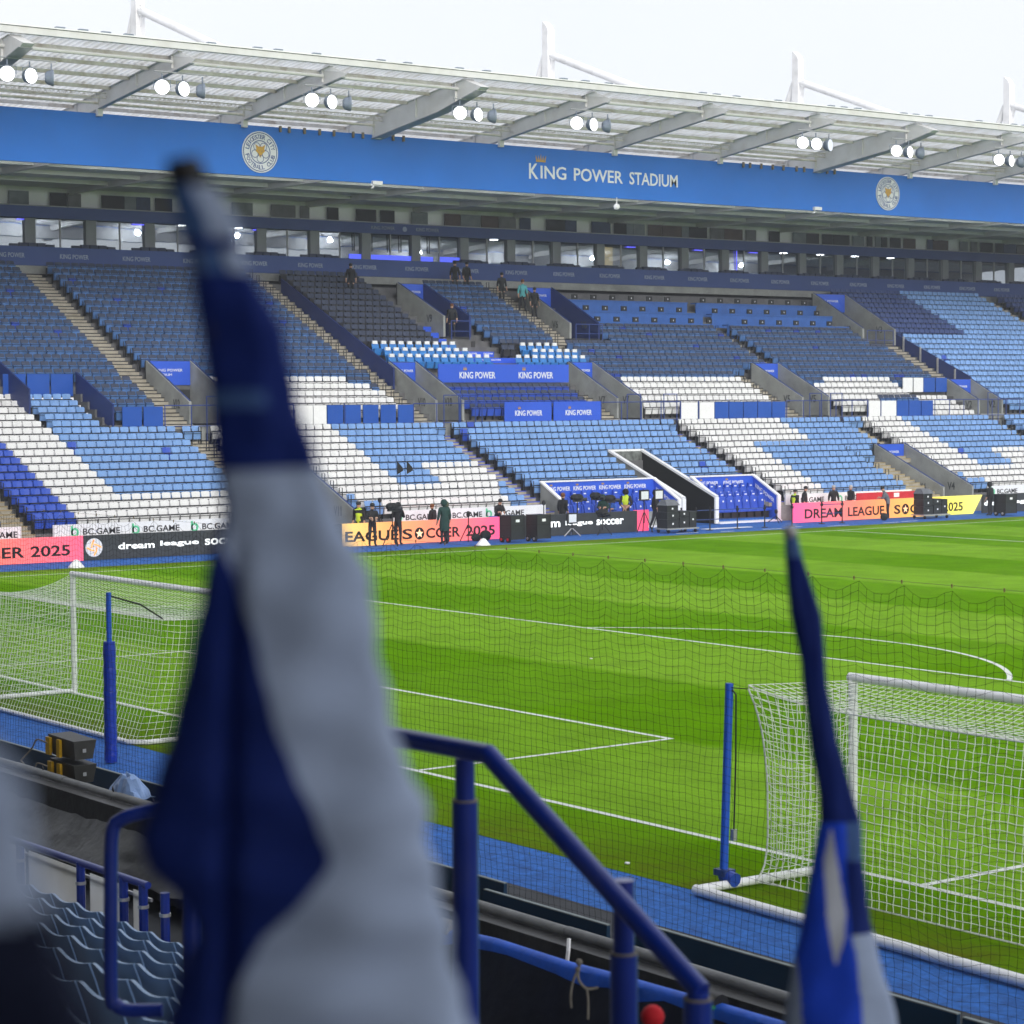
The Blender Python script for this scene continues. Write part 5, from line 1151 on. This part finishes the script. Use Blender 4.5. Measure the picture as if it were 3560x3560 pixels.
rp_ = thing('net_support_pole', 'slim blue pole with black cord holding the net of the right goal', 'net pole', (18.72, -2.0, 0))
build(MB().tube([(0, 0, .12), (-.02, .12, 2.55)], .052, 12), 'pole', mat('pole_blue', (.015, .10, .55), .35, .08, 4), rp_, local=True, smooth=True)
build(MB().tube([(0, 0, .16), (.22, .0, .13)], .09, 10), 'base_clamp', mat('clamp_blue', (.02, .07, .42), .4, .1, 6), rp_, local=True, smooth=True)
build(MB().box((-.09, -.09, .16), (.12, .09, .24)), 'base_plate', nv_pl, rp_, local=True)
build(MB().tube([(.03, .12, 2.47), (.10, .12, 2.42), (.115, .10, 1.6), (.1, .08, .72)], .011, 5), 'elastic_cord', blk, rp_, local=True)
build(MB().box((.07, .05, .6), (.13, .11, .74)), 'cord_buckle', alu, rp_, local=True)
lp_ = thing('net_support_pole', 'thick blue padded pole with black elastic behind the left goal', 'net pole', (5.1, -3.58, 0))
build(MB().tube([(0, 0, 0), (0, 0, 2.89)], .045, 12), 'pole', bpy.data.materials['pole_blue'], lp_, local=True, smooth=True)
mb = MB(); prf = [(.10, .02)]
for i in range(20): prf.append((.105+.006*math.sin(i*1.9), .05+i*.105))
prf.append((.10, 2.06)); mb.lathe(prf, (0, 0, 0), 'z', 18); build(mb, 'quilted_padding', mat('padding_blue', (.01, .045, .42), .35, .15, 4, .8, 9), lp_, local=True, smooth=True)
build(MB().tube([(0, .03, 2.83), (-.3, .75, 2.62), (-1.38, 1.73, 2.24)], .016, 5), 'elastic_cord', blk, lp_, local=True)
# catch net behind the goals
yN = -6.1; X0n, X1n = 1.5, 29.5; du, dv = .0985, .084
nu = int((X1n-X0n)/du); nv = 53
rngn = np.random.RandomState(3)
P = np.zeros((nu, nv, 3)); gx_ = X0n+np.arange(nu)*du
ph = ((gx_-X0n-.12) % .585)/.585; sc_l = .12*(1-np.abs(2*ph-1)**2.2)     # scallops between hooks
lx = rngn.uniform(-.006, .006, nu)
for j in range(nv):
    t_ = j/(nv-1); z = 4.455-t_*(nv-1)*dv
    P[:, j, 0] = gx_+lx+.012*np.sin(gx_*2.3+j*.6)+.03*np.sin(gx_*.7)*t_; P[:, j, 1] = yN+.04*np.sin(gx_*1.1+j*.08)
    P[:, j, 2] = z-sc_l*np.exp(-j*.10)-.020*np.sin(gx_*1.35)*np.sin(j*.21)
# the diagonal gather near the right edge
gth = np.exp(-((gx_-26.2)/.35)**2)
for j in range(nv): P[:, j, 2] -= gth*.16*math.sin(math.pi*j/(nv-1)); P[:, j, 0] -= np.sign(gx_-26.2)*np.exp(-np.abs(gx_-26.2)/.7)*.03*math.sin(math.pi*j/(nv-1))
P += rngn.uniform(-.005, .005, P.shape)
CN = thing('catch_net', 'fine black catch net hanging behind the goals in front of the pitch', 'safety net', (14, yN, 0))
edges_to_prisms(P.reshape(-1, 3), grid_edges(nu, nv), .0019, 'net_mesh', net_k, CN)
build(MB().tube([(X0n, yN, 4.48)]+[(x, yN, 4.47-.0*x) for x in range(3, 29, 2)]+[(X1n, yN, 4.47)], .0022, 4), 'top_wire', bpy.data.materials.get('rope_grey'), CN)
mb = MB()
k = 0
while X0n+.12+.585*k < X1n: x = X0n+.12+.585*k; mb.tube([(x, yN, 4.485), (x, yN, 4.45)], .007, 4); k += 1
build(mb, 'net_hook', mat('hook_brown', (.30, .22, .10), .7, .1, 5), CN)
# ------------------------------------------------------------------ near side boards, wall, barrier
def nboard(x0, x1, y, z1, lab):
    t = thing('perimeter_board', lab, 'advertising board', (x0, y, 0), 0, 'boards seen from behind on the near side')
    build(MB().prismx([(y-.08, 0), (y+.02, 0), (y+.02, z1), (y-.02, z1)], x0, x1), 'board_panel', teal, t); build(MB().box((x0, y-.022, z1), (x1, y+.022, z1+.012)), 'top_edge', teal_edge, t)
nboard(-3, 20.1, -6.4, .88, 'long dark teal perimeter board from behind, running behind the speaker stack')
nboard(20.28, 22.35, -6.8, .9, 'separate dark board with pale top edge, between the two handrail posts'); nboard(22.36, 26.6, -6.45, .88, 'dark navy perimeter board right of the sloping handrail'); nboard(26.75, 33, -6.55, .9, 'dark perimeter board end at the bottom right corner')
S(box('near_floor', (-10, -10.4, -.02), (40, -3.92, -.006), darkfloor))
W = thing('covered_front_wall', 'low front wall wrapped in black plastic with a grey padded tube on top', 'wall', (15, -7.7, 0))
x = -2.
while x < 34:
    L_ = 1.55; jz = random.uniform(-.008, .008)
    build(MB().tube([(x, -7.66, 1.04+jz), (x+L_-.012, -7.66, 1.04+jz)], .06, 12), 'padded_tube', grey_tube, W, smooth=True); x += L_
vs = []; fs = []; nx, nz = 150, 14
rw = np.random.RandomState(4); wv = rw.uniform(-.03, .03, (nx, nz))
for i in range(nx):
    for j in range(nz):
        t_ = j/(nz-1); X = -2+36*i/(nx-1); vs.append((X, -7.72-.62*t_**1.3+wv[i, j]*(.4+t_)*.8+.05*math.sin(X*1.7)*t_, 1.02-.72*t_+wv[i, (j+3) % nz]*.3*t_-.03*math.sin(X*2.9)*t_))
for i in range(nx-1):
    for j in range(nz-1): fs.append((i*nz+j, i*nz+j+1, (i+1)*nz+j+1, (i+1)*nz+j))
build(MB().add(vs, fs), 'plastic_sheet', dirtblk, W, smooth=True)
build(MB().box((-2, -7.9, 0), (34, -7.68, 1.0)), 'wall_core', dirtblk, W)
mb = MB()
for x in (11.2, 13.3, 14.4): mb.tube([(x-.12, -7.60, 1.02), (x-.05, -7.62, 1.14), (x+.06, -7.66, 1.12), (x+.12, -7.74, .98)], .008, 4)
build(mb, 'cable_loop', blk, W)
# speaker stack
def smooth_path(pts, k=6):
    pts = [Vector(p) for p in pts]; o = []
    for i in range(len(pts)-1):
        p0, p1, p2, p3 = pts[max(i-1, 0)], pts[i], pts[i+1], pts[min(i+2, len(pts)-1)]
        for j in range(k):
            t_ = j/k; o.append(.5*((2*p1)+(p2-p0)*t_+(2*p0-5*p1+4*p2-p3)*t_*t_+(3*p1-p0-3*p2+p3)*t_**3))
    return o+[pts[-1]]
SP = thing('speaker_stack', 'stack of dark cabinets with yellow corner plates behind the black wall, lower left', 'loudspeaker', (11.2, -7.15, 0))
for k, (z0, z1, sl) in enumerate(((1.25, 1.53, .0), (.93, 1.20, .02), (.62, .89, .03))):
    dx = -.05*k
    mb = MB().hexa([(10.92-dx, -7.36, z0), (11.62, -7.36, z0), (11.62, -7.10, z0), (10.92-dx, -7.10, z0), (10.86-dx, -7.40, z1), (11.66, -7.40, z1-.02), (11.66, -7.06, z1-.02), (10.86-dx, -7.06, z1)])
    c_ = build(mb, 'speaker_cabinet', mat('cabinet_grey_%d' % k, (.045, .045, .043) if k else (.06, .06, .058), .5, .15, 5), SP)
    if k < 2:
        build(MB().box((10.84-dx, -7.43, z0), (10.97-dx, -7.39, z1-.04)), 'corner_plate', yellow_m, c_); build(MB().box((11.18, -7.43, z0), (11.28, -7.39, z1-.04)), 'corner_plate', yellow_m, c_)
        build(MB().tube(smooth_path([(10.9, -7.43, z1-.12), (10.72, -7.5, z1-.09), (10.6, -7.52, z1-.22), (10.4, -7.6, 1.12)]), .012, 6), 'cable', rope_m, c_, smooth=True)
        build(MB().box((11.665, -7.27, z0+.1), (11.67, -7.22, z0+.15)), 'cabinet_mark', steel_d, c_)
build(MB().box((11.0, -7.38, 0), (11.66, -7.06, .6)), 'base_case', case_m, SP)
vs = []; fs = []; rb = np.random.RandomState(2)
for i in range(14):
    for j in range(10):
        u_, v_ = i/13, j/9; vs.append((13.0+u_*.75, -7.62+v_*.34+rb.uniform(-.02, .02), 1.02+.30*math.sin(math.pi*u_)**.7*math.sin(math.pi*v_)**.6+rb.uniform(-.03, .03)))
for i in range(13):
    for j in range(9): fs.append((i*10+j, (i+1)*10+j, (i+1)*10+j+1, i*10+j+1))
o = build(MB().add(vs, fs), 'plastic_bag', plast_b, smooth=False); tag(o, 'crumpled pale blue plastic sheet behind the wall, beside the big flag', 'plastic sheet')
# front rail with white panels, seats
FR = thing('front_barrier', 'blue tubular rail with white panels in front of the near seats', 'barrier', (19.5, -11, .78))
build(MB().tube([(14, -11, 1.52), (20.72, -11, 1.59)], .036, 10), 'top_rail', blue_rail, FR, smooth=True)
for x in (14.5, 16.3, 17.9, 19.30, 20.22, 20.62, 21.05):
    p_ = build(MB().tube([(x, -11, .7), (x, -11, 1.58)], .045, 8), 'rail_post', blue_rail, FR, smooth=True); build(MB().tube([(x, -11, 1.36), (x, -11, 1.39)], .056, 8), 'post_clip', alu, p_)
for a, b in ((14, 16.25), (16.35, 17.85), (17.95, 19.24), (19.36, 20.16), (20.28, 20.56)): build(MB().box((a, -10.93, .8), (b, -10.92, 1.47)), 'white_panel', white_wall, FR)
build(MB().box((14, -10.91, 1.40), (20.6, -10.89, 1.43)), 'panel_batten', alu, FR)
build(MB().box((20.9, -10.2, .6), (22.4, -10.16, 1.5)), 'beige_panel', beige_wall, FR)
NS = thing('near_stand', 'near stand floor steps rising from the front barrier', 'grandstand', (20, -11, 0))
mb = MB()
for k in range(34): mb.box((-12, -11.2-.76*(k+1), -.3), (60, -11.2-.76*k if k else -10.6, .78+.31*k))
build(mb, 'terrace_steps', terr, NS)
build(MB().box((-40, -60, 16.5), (90, -19, 17.0)), 'roof', blk_board, NS)
build(MB().box((-40, -19, 20.2), (90, -10, 20.23)), 'translucent_roof_strip', roof_m, NS)
build(MB().box((-40, -19.3, 16.5), (90, -19, 20.2)), 'roof_fascia', blue_f, NS)
build(MB().box((-12, -60, 10.5), (60, -36, 16.5)), 'rear_wall', darkfloor, NS)
def near_seat_mesh():
    vs = []; fs = []; n1, n2 = 9, 5
    for s_ in (0, 1):
        for i in range(n1):
            u_ = i/(n1-1); x = (u_-.5)*.44
            top = .015*math.cos((u_-.5)*math.pi)+.02*math.sin(u_*2*math.pi)
            for j in range(n2):
                t_ = j/(n2-1); c_ = .05*(2*abs(u_-.5))**2
                y = -(.0+.10*(1-t_))+c_+(.022 if s_ else 0)+(-.02*(1-t_)**3)
                vs.append((x, y, .44+(.40+top)*(1-t_)))
    N = n1*n2
    for i in range(n1-1):
        for j in range(n2-1):
            a = i*n2+j; fs.append((a, a+n2, a+n2+1, a+1)); fs.append((N+a, N+a+1, N+a+n2+1, N+a+n2))
    for i in range(n1-1): a = i*n2; fs.append((a, N+a, N+a+n2, a+n2))
    for j in range(n2-1): fs.append((j, j+1, N+j+1, N+j)); a = (n1-1)*n2+j; fs.append((a, N+a, N+a+1, a+1))
    return MB().add(vs, fs)
pr = None
for k in range(9):
    for i in range(40):
        x = 15.2+i*.47; y = -11.86-.76*k; z = .78+.31*k
        if x > 33: continue
        px, py = pxy((x, y, z+.8))
        if not (-20 < px < 760 and py < 3640): continue
        t = thing('folding_chair', 'pale blue near seat from behind, %s row behind white panels, %s from left' % (ordn(k), ordn(i)), 'seat', (x, y, z), 0, 'light blue seats behind the front barrier')
        if pr is None:
            a1 = build(near_seat_mesh(), 'backrest', seat_near, t, local=True, smooth=True)
            a2 = build(MB().hexa([(-.2, .03, .40), (.2, .03, .40), (.2, .40, .44), (-.2, .40, .44), (-.2, .03, .45), (.2, .03, .45), (.2, .40, .48), (-.2, .40, .48)]), 'seat_pan', seat_near, t, local=True)
            a3 = build(MB().box((-.02, .0, 0), (.02, .05, .45)), 'support', uf, t, local=True); pr = (a1, a2, a3)
        else: [copy_obj(q, t) for q in pr]
# ------------------------------------------------------------------ foreground handrails
def at(px, py, d): return tuple(CAM+(fw+rt*((px-1780)/7816.36)-up*((py-1780)/7816.36))*d)
HR = thing('handrail', 'large blue tubular handrail sloping down to the right, in the middle foreground', 'handrail', (34.0, -16.7, 3.6))
B = Vector((34.022, -16.748, 5.042)); Ld = Vector((33.231, -16.804, 5.046)); Eb = Vector((34.873, -16.658, 4.49))
build(MB().tube([Ld, B], .030, 20), 'level_tube', blue_rail, HR, smooth=True); build(MB().tube([B, Eb], .030, 20), 'sloping_tube', blue_rail, HR, smooth=True)
build(MB().ball(tuple(B), .0302, None, 16), 'elbow', blue_rail, HR, smooth=True)
for p, top_, lo_ in (((33.82, -16.69, 4.86), 5.0, 3.4), ((34.473, -16.599, 4.5), 4.72, 3.4), ((34.862, -16.66, 4.46), 4.49, 3.4), ((33.0, -16.8, 4.9), 5.0, 3.4)):
    p_ = build(MB().tube([(p[0], p[1], lo_), (p[0], p[1], p[2]+.01)], .040, 20), 'post', blue_rail, HR, smooth=True); build(MB().tube([(p[0], p[1], p[2]), (p[0], p[1], top_)], .031, 16), 'post_spigot', blue_rail, p_, smooth=True)
    build(MB().tube([(p[0], p[1], p[2]+.006), (p[0], p[1], p[2]+.012)], .0405, 20), 'weld_ring', rope_m, p_, smooth=True)
HL = thing('handrail', 'blue looped handrail with rounded corner at the lower left beside the flag', 'handrail', (32.6, -17.2, 3.6))
pts = [(32.668, -17.082, 4.734), (32.604, -17.17, 4.71), (32.565, -17.226, 4.686), (32.549, -17.251, 4.636), (32.555, -17.262, 4.4), (32.567, -17.272, 4.102), (32.579, -17.259, 4.061), (32.604, -17.227, 4.043), (32.672, -17.136, 4.042)]
build(MB().tube(smooth_path(pts), .024, 16), 'loop_tube', blue_rail, HL, smooth=True)
build(MB().tube([(32.79, -17.08, 4.80), (32.835, -17.11, 4.0)], .031, 16), 'post', blue_rail, HL, smooth=True); build(MB().ball((32.884, -17.183, 4.075), .024, None, 12), 'ball_cap', blue_rail, HL, smooth=True)
# tarpaulin on the front rail, centre bottom
TP = thing('tarpaulin', 'black sheet with bright blue upper edge hung over the rail at the bottom centre', 'tarpaulin', (27, -10.5, 0))
xs = np.linspace(23.9, 33, 90); vs = []; fs = []
rt_ = np.random.RandomState(8); zc = np.interp(xs, [23.9, 24.76, 25.5, 26.4, 27.8, 33], [1.84, 1.87, 1.93, 1.94, 1.97, 2.05])+np.interp(np.arange(90), np.arange(0, 90, 5), rt_.uniform(-.012, .012, 18))
th = .10+np.interp(np.arange(90), np.arange(0, 90, 3), rt_.uniform(-.03, .04, 30))
vb = []; fb = []
for i, x in enumerate(xs):
    for (dy, dz) in ((.05, -.35), (.05, -.02), (.02, 0), (-.03, -.005), (-.055, -.03), (-.06, -th[i])): vb.append((x, -10.5+dy, zc[i]+dz))
    for t_ in np.linspace(0, 1, 7): vs.append((x, -10.555-.35*t_+.04*math.sin(x*5+t_*3)*t_, zc[i]-th[i]*.9-t_*1.9))
for i in range(89):
    for j in range(5): fb.append((i*6+j, i*6+j+1, (i+1)*6+j+1, (i+1)*6+j))
    for j in range(6): fs.append((i*7+j, i*7+j+1, (i+1)*7+j+1, (i+1)*7+j))
build(MB().add(vs, fs), 'black_sheet', tarp_k, TP, smooth=True); build(MB().add(vb, fb), 'blue_edge', tarp_b, TP, smooth=True)
for x in (24.85, 28.0): build(MB().tube([(x-.07, -10.49, 1.96 if x > 26 else 1.885), (x+.1, -10.49, 1.96 if x > 26 else 1.885)], .075, 10), 'strap', rope_m if x < 26 else blk, TP, smooth=True)
RP = thing('rope', 'knotted grey rope hanging in front of the black sheet, bottom centre', 'rope', (30.87, -13.93, 3.1))
build(MB().tube(smooth_path([(30.874, -13.915, 3.34), (30.872, -13.915, 3.32), (30.858, -13.94, 3.254), (30.855, -13.955, 3.18), (30.857, -13.952, 3.122)]), .006, 6), 'rope_end', rope_m, RP, smooth=True)
build(MB().tube(smooth_path([(30.868, -13.92, 3.30), (30.875, -13.917, 3.254), (30.899, -13.888, 3.215), (30.933, -13.843, 3.22)]), .007, 6), 'rope_loop', rope_m, RP, smooth=True); build(MB().tube(smooth_path([(30.899, -13.888, 3.215), (30.905, -13.885, 3.15), (30.907, -13.889, 3.065)]), .006, 6), 'rope_end', rope_m, RP, smooth=True)
build(MB().ball((30.873, -13.915, 3.345), .018, None, 10), 'knot', rope_m, RP, smooth=True); build(MB().ball((30.869, -13.92, 3.31), .014, None, 10), 'knot', rope_m, RP, smooth=True)
RB = thing('red_ball_stick', 'grey stick with a round red foam ball, bottom centre edge', 'stick', at(2269, 3534, 8.5))
build(MB().ball((0, 0, 0), .045, None, 14), 'foam_ball', red_m, RB, local=True, smooth=True); build(MB().tube([(.02, 0, -.03), (.07, .01, -.2)], .012, 8), 'stick', rope_m, RB, local=True, smooth=True)
o = build(MB().tube([at(2440, 3528, 9.5), at(2470, 3510, 9.5), at(2485, 3500, 9.5)], .008, 6), 'green_cord', mat('green_cord', (.02, .45, .12), .6, .1, 5)); tag(o, 'short bright green cord beside the lower end of the sloping handrail', 'cord')
o = build(MB().tube([(23.53, -8.25, .98), (23.54, -8.24, 1.1), (23.5, -8.2, 1.2)], .02, 5), 'white_strap', white_p); tag(o, 'upright white tape strip in front of the padded wall', 'tape')
# ------------------------------------------------------------------ flags in the foreground
def flag(name, lab, outline, dist, cx, cyp, zone, depth, seedv, nu=26, sub=5, group='hand flags in the foreground', bnd=None):
    """rolled cloth: closed folded tube; outline rows of (y, left, right) measured across and down the cloth, in 1/1932 frame widths"""
    sc1 = 1.8427/7816.36*dist; org = Vector(at(cx*1.8427, cyp*1.8427, dist)); rv = random.Random(seedv)
    t = thing(name, lab, 'flag', org, 0, group)
    rows = []
    for (a, b) in zip(outline[:-1], outline[1:]):
        for k in range(sub): q = k/sub; q2 = q; rows.append(tuple(a[i]+(b[i]-a[i])*(q if i == 0 else q2) for i in range(3)))
    rows.append(outline[-1]); vs = []; fs = []; mi_ = []
    rr = Vector(rt); dd = -Vector(fw); uu = Vector(up); ph_ = [rv.uniform(0, 6) for _ in range(6)]; mats_ = []
    N2 = nu*2
    for r_, (y, l, r2) in enumerate(rows):
        wd = (r2-l); yy = (cyp-y)*sc1; kb = nu//2
        sb = min(.93, max(.07, (bnd(y, l, r2)-l)/wd)) if bnd else kb/(nu-1)
        for side in (0, 1):
            for i in range(nu):
                q_ = i if side == 0 else nu-1-i; s_ = sb*q_/kb if q_ <= kb else sb+(1-sb)*(q_-kb)/(nu-1-kb)
                env = math.sqrt(max(0, 1-(2*s_-1)**2))
                x = l+wd*s_+wd*.003*math.sin(y*.05+s_*9+ph_[0])+wd*.022*math.sin(y*.042+ph_[3])*math.sin(y*.013+ph_[4])*s_**5
                gr = 0 if y < 980 else 34*math.exp(-((x-(447-.02*(y-1000)))/17)**2)*min(1, (y-980)/120) if (bnd and name) else 0
                dp = -gr*(side == 0)+env*depth*wd*(1 if side == 0 else -.6)+wd*(.010*math.sin(s_*13+ph_[1]+y*.012)+.020*math.sin(s_*4-y*.034+ph_[5])+.010*math.sin(s_*9+y*.06+ph_[1]))*env+wd*.022*math.sin(s_*6+y*.012+ph_[2])*env
                vs.append(tuple(rr*((x-cx)*sc1)+uu*yy+dd*(dp*sc1)))
    groups = {}
    for r_ in range(len(rows)-1):
        y = (rows[r_][0]+rows[r_+1][0])/2; l = (rows[r_][1]+rows[r_+1][1])/2; r2 = (rows[r_][2]+rows[r_+1][2])/2
        for i in range(N2):
            j = (i+1) % N2; s_ = (i+.5)/(nu-1) if i < nu else 1-(i-nu+.5)/(nu-1); s_ = min(1, max(0, s_))
            if bnd: groups.setdefault(zone(y, None, 'R' if s_*(nu-1) > nu//2 else 'L'), []).append((r_*N2+i, (r_+1)*N2+i, (r_+1)*N2+j, r_*N2+j)); continue
            groups.setdefault(zone(y, l+(r2-l)*s_, s_), []).append((r_*N2+i, (r_+1)*N2+i, (r_+1)*N2+j, r_*N2+j))
    groups.setdefault(blk if bnd else zone(rows[0][0], (rows[0][1]+rows[0][2])/2, .5), []).append(tuple(range(N2)))
    mb = MB(); mb.v = vs
    for m_, fl in groups.items():
        for f in fl: mb.f.append(list(f)); mb.m.append(mb.mi(m_))
    build(mb, 'flag_cloth', None, t, local=True, smooth=True)
    return t, org, sc1, rr, uu, dd
YB = [888, 1000, 1040, 1100, 1200, 1300, 1400, 1500, 1600, 1625, 1700, 1760, 1850, 1940]; XB = [300, 390, 428, 450, 486, 512, 540, 586, 630, 628, 568, 505, 455, 440]
def b1f(y, l, r2):
    if y < 470: return l+.5*(r2-l)
    if y < 888: return l+.66*(r2-l)
    return float(np.interp(y, YB, XB))
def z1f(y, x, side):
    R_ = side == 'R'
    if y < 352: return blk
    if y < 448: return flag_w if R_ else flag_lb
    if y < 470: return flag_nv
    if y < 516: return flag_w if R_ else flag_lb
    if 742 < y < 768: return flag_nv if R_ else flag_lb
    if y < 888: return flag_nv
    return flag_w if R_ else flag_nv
F1 = flag('supporter_flag', 'large rolled blue and white flag on a stick, blurred in the foreground left of centre', [(302, 312, 380), (350, 318, 403), (420, 336, 448), (470, 350, 452), (500, 360, 462), (560, 366, 502), (620, 375, 534), (700, 388, 550), (760, 395, 565), (820, 400, 583), (885, 405, 602), (960, 420, 632), (1010, 410, 660), (1060, 392, 682), (1100, 383, 700), (1150, 375, 708), (1200, 362, 712), (1300, 340, 725), (1400, 315, 755), (1500, 285, 795), (1580, 262, 808), (1640, 275, 828), (1700, 345, 832), (1760, 372, 843), (1830, 335, 862), (1960, 305, 895), (2060, 300, 930)], 1.5, 560, 950, z1f, .16, 3, 48, 12, bnd=b1f)
t, org, s1, rr, uu, dd = F1
build(MB().tube([rr*((345-560)*s1)+uu*((950-302)*s1), rr*((352-560)*s1)+uu*((950-345)*s1)], .0125, 12), 'stick_cap', blk, t, local=True, smooth=True)
build(MB().tube([rr*((350-560)*s1)+uu*((950-330)*s1), rr*((480-560)*s1)+uu*((950-1100)*s1), rr*((700-560)*s1)+uu*((950-2100)*s1)], .005, 8), 'flag_stick', blk, t, local=True, smooth=True)
flag_w2 = mat('flag_bright_white_cloth', (.62, .66, .75), .85, .05, 6, .2, 200)
def z2f(y, x, s):
    if y < 1016: return flag_lb
    if y < 1052: return flag_lb
    if y < 1548: return flag_nv
    if y < 1625 and x > 1594: return flag_lb
    if 1560 < y < 1812 and np.interp(y, [1560, 1620, 1718, 1768, 1812], [1564, 1551, 1555, 1561, 1569]) < x < np.interp(y, [1560, 1620, 1718, 1768, 1812], [1566, 1576, 1592, 1586, 1571]): return flag_w2
    if y < 1625: return flag_rb
    if x > np.interp(y, [1625, 1760, 1800, 1940], [1592, 1600, 1610, 1620]): return flag_nv if y < 1758 else flag_w
    if y > 1770 and x < np.interp(y, [1770, 1940], [1500, 1510]): return flag_w
    return flag_rb
F2 = flag('supporter_flag', 'slim rolled blue flag with white streak on a stick, right foreground', [(1003, 1480, 1503), (1040, 1481, 1511), (1100, 1485, 1529), (1160, 1491, 1550), (1250, 1511, 1558), (1300, 1515, 1561), (1400, 1527, 1582), (1500, 1545, 1610), (1545, 1547, 1622), (1600, 1536, 1627), (1700, 1520, 1637), (1800, 1500, 1653), (1870, 1487, 1682), (1940, 1478, 1694), (2040, 1470, 1710)], 3.5, 1560, 1450, z2f, .28, 9, 60, 14)
t, org, s1, rr, uu, dd = F2
build(MB().ball(tuple(rr*((1491-1560)*s1)+uu*((1450-1004)*s1)), 14*s1, None, 12), 'stick_cap', alu, t, local=True, smooth=True)
def z3f(y, x, s): return flag_w if y < 1735-.25*x else flag_k
F3 = flag('supporter_flag', 'heavily blurred white and navy flag at the lower left corner', [(1400, -150, -20), (1480, -150, 40), (1600, -150, 62), (1700, -150, 84), (1780, -150, 115), (1850, -150, 150), (1932, -150, 185), (2050, -150, 220)], .7, 0, 1700, z3f, .16, 5)

# ------------------------------------------------------------------ air
hz = build(MB().box((-160, -62, -1.6), (95, 260, 32)), 'haze', None)
hm_ = bpy.data.materials.new('pale_air'); hm_.use_nodes = True; n = hm_.node_tree; n.nodes.clear()
o_ = n.nodes.new('ShaderNodeOutputMaterial'); pv = n.nodes.new('ShaderNodeVolumePrincipled'); pv.inputs['Density'].default_value = .00065; pv.inputs['Color'].default_value = (.9, .95, 1, 1); pv.inputs['Anisotropy'].default_value = .2
n.links.new(pv.outputs[0], o_.inputs['Volume']); hz.data.materials.clear(); hz.data.materials.append(hm_); tag(hz, 'thin pale damp air over the whole stadium', 'haze', None, 'stuff')
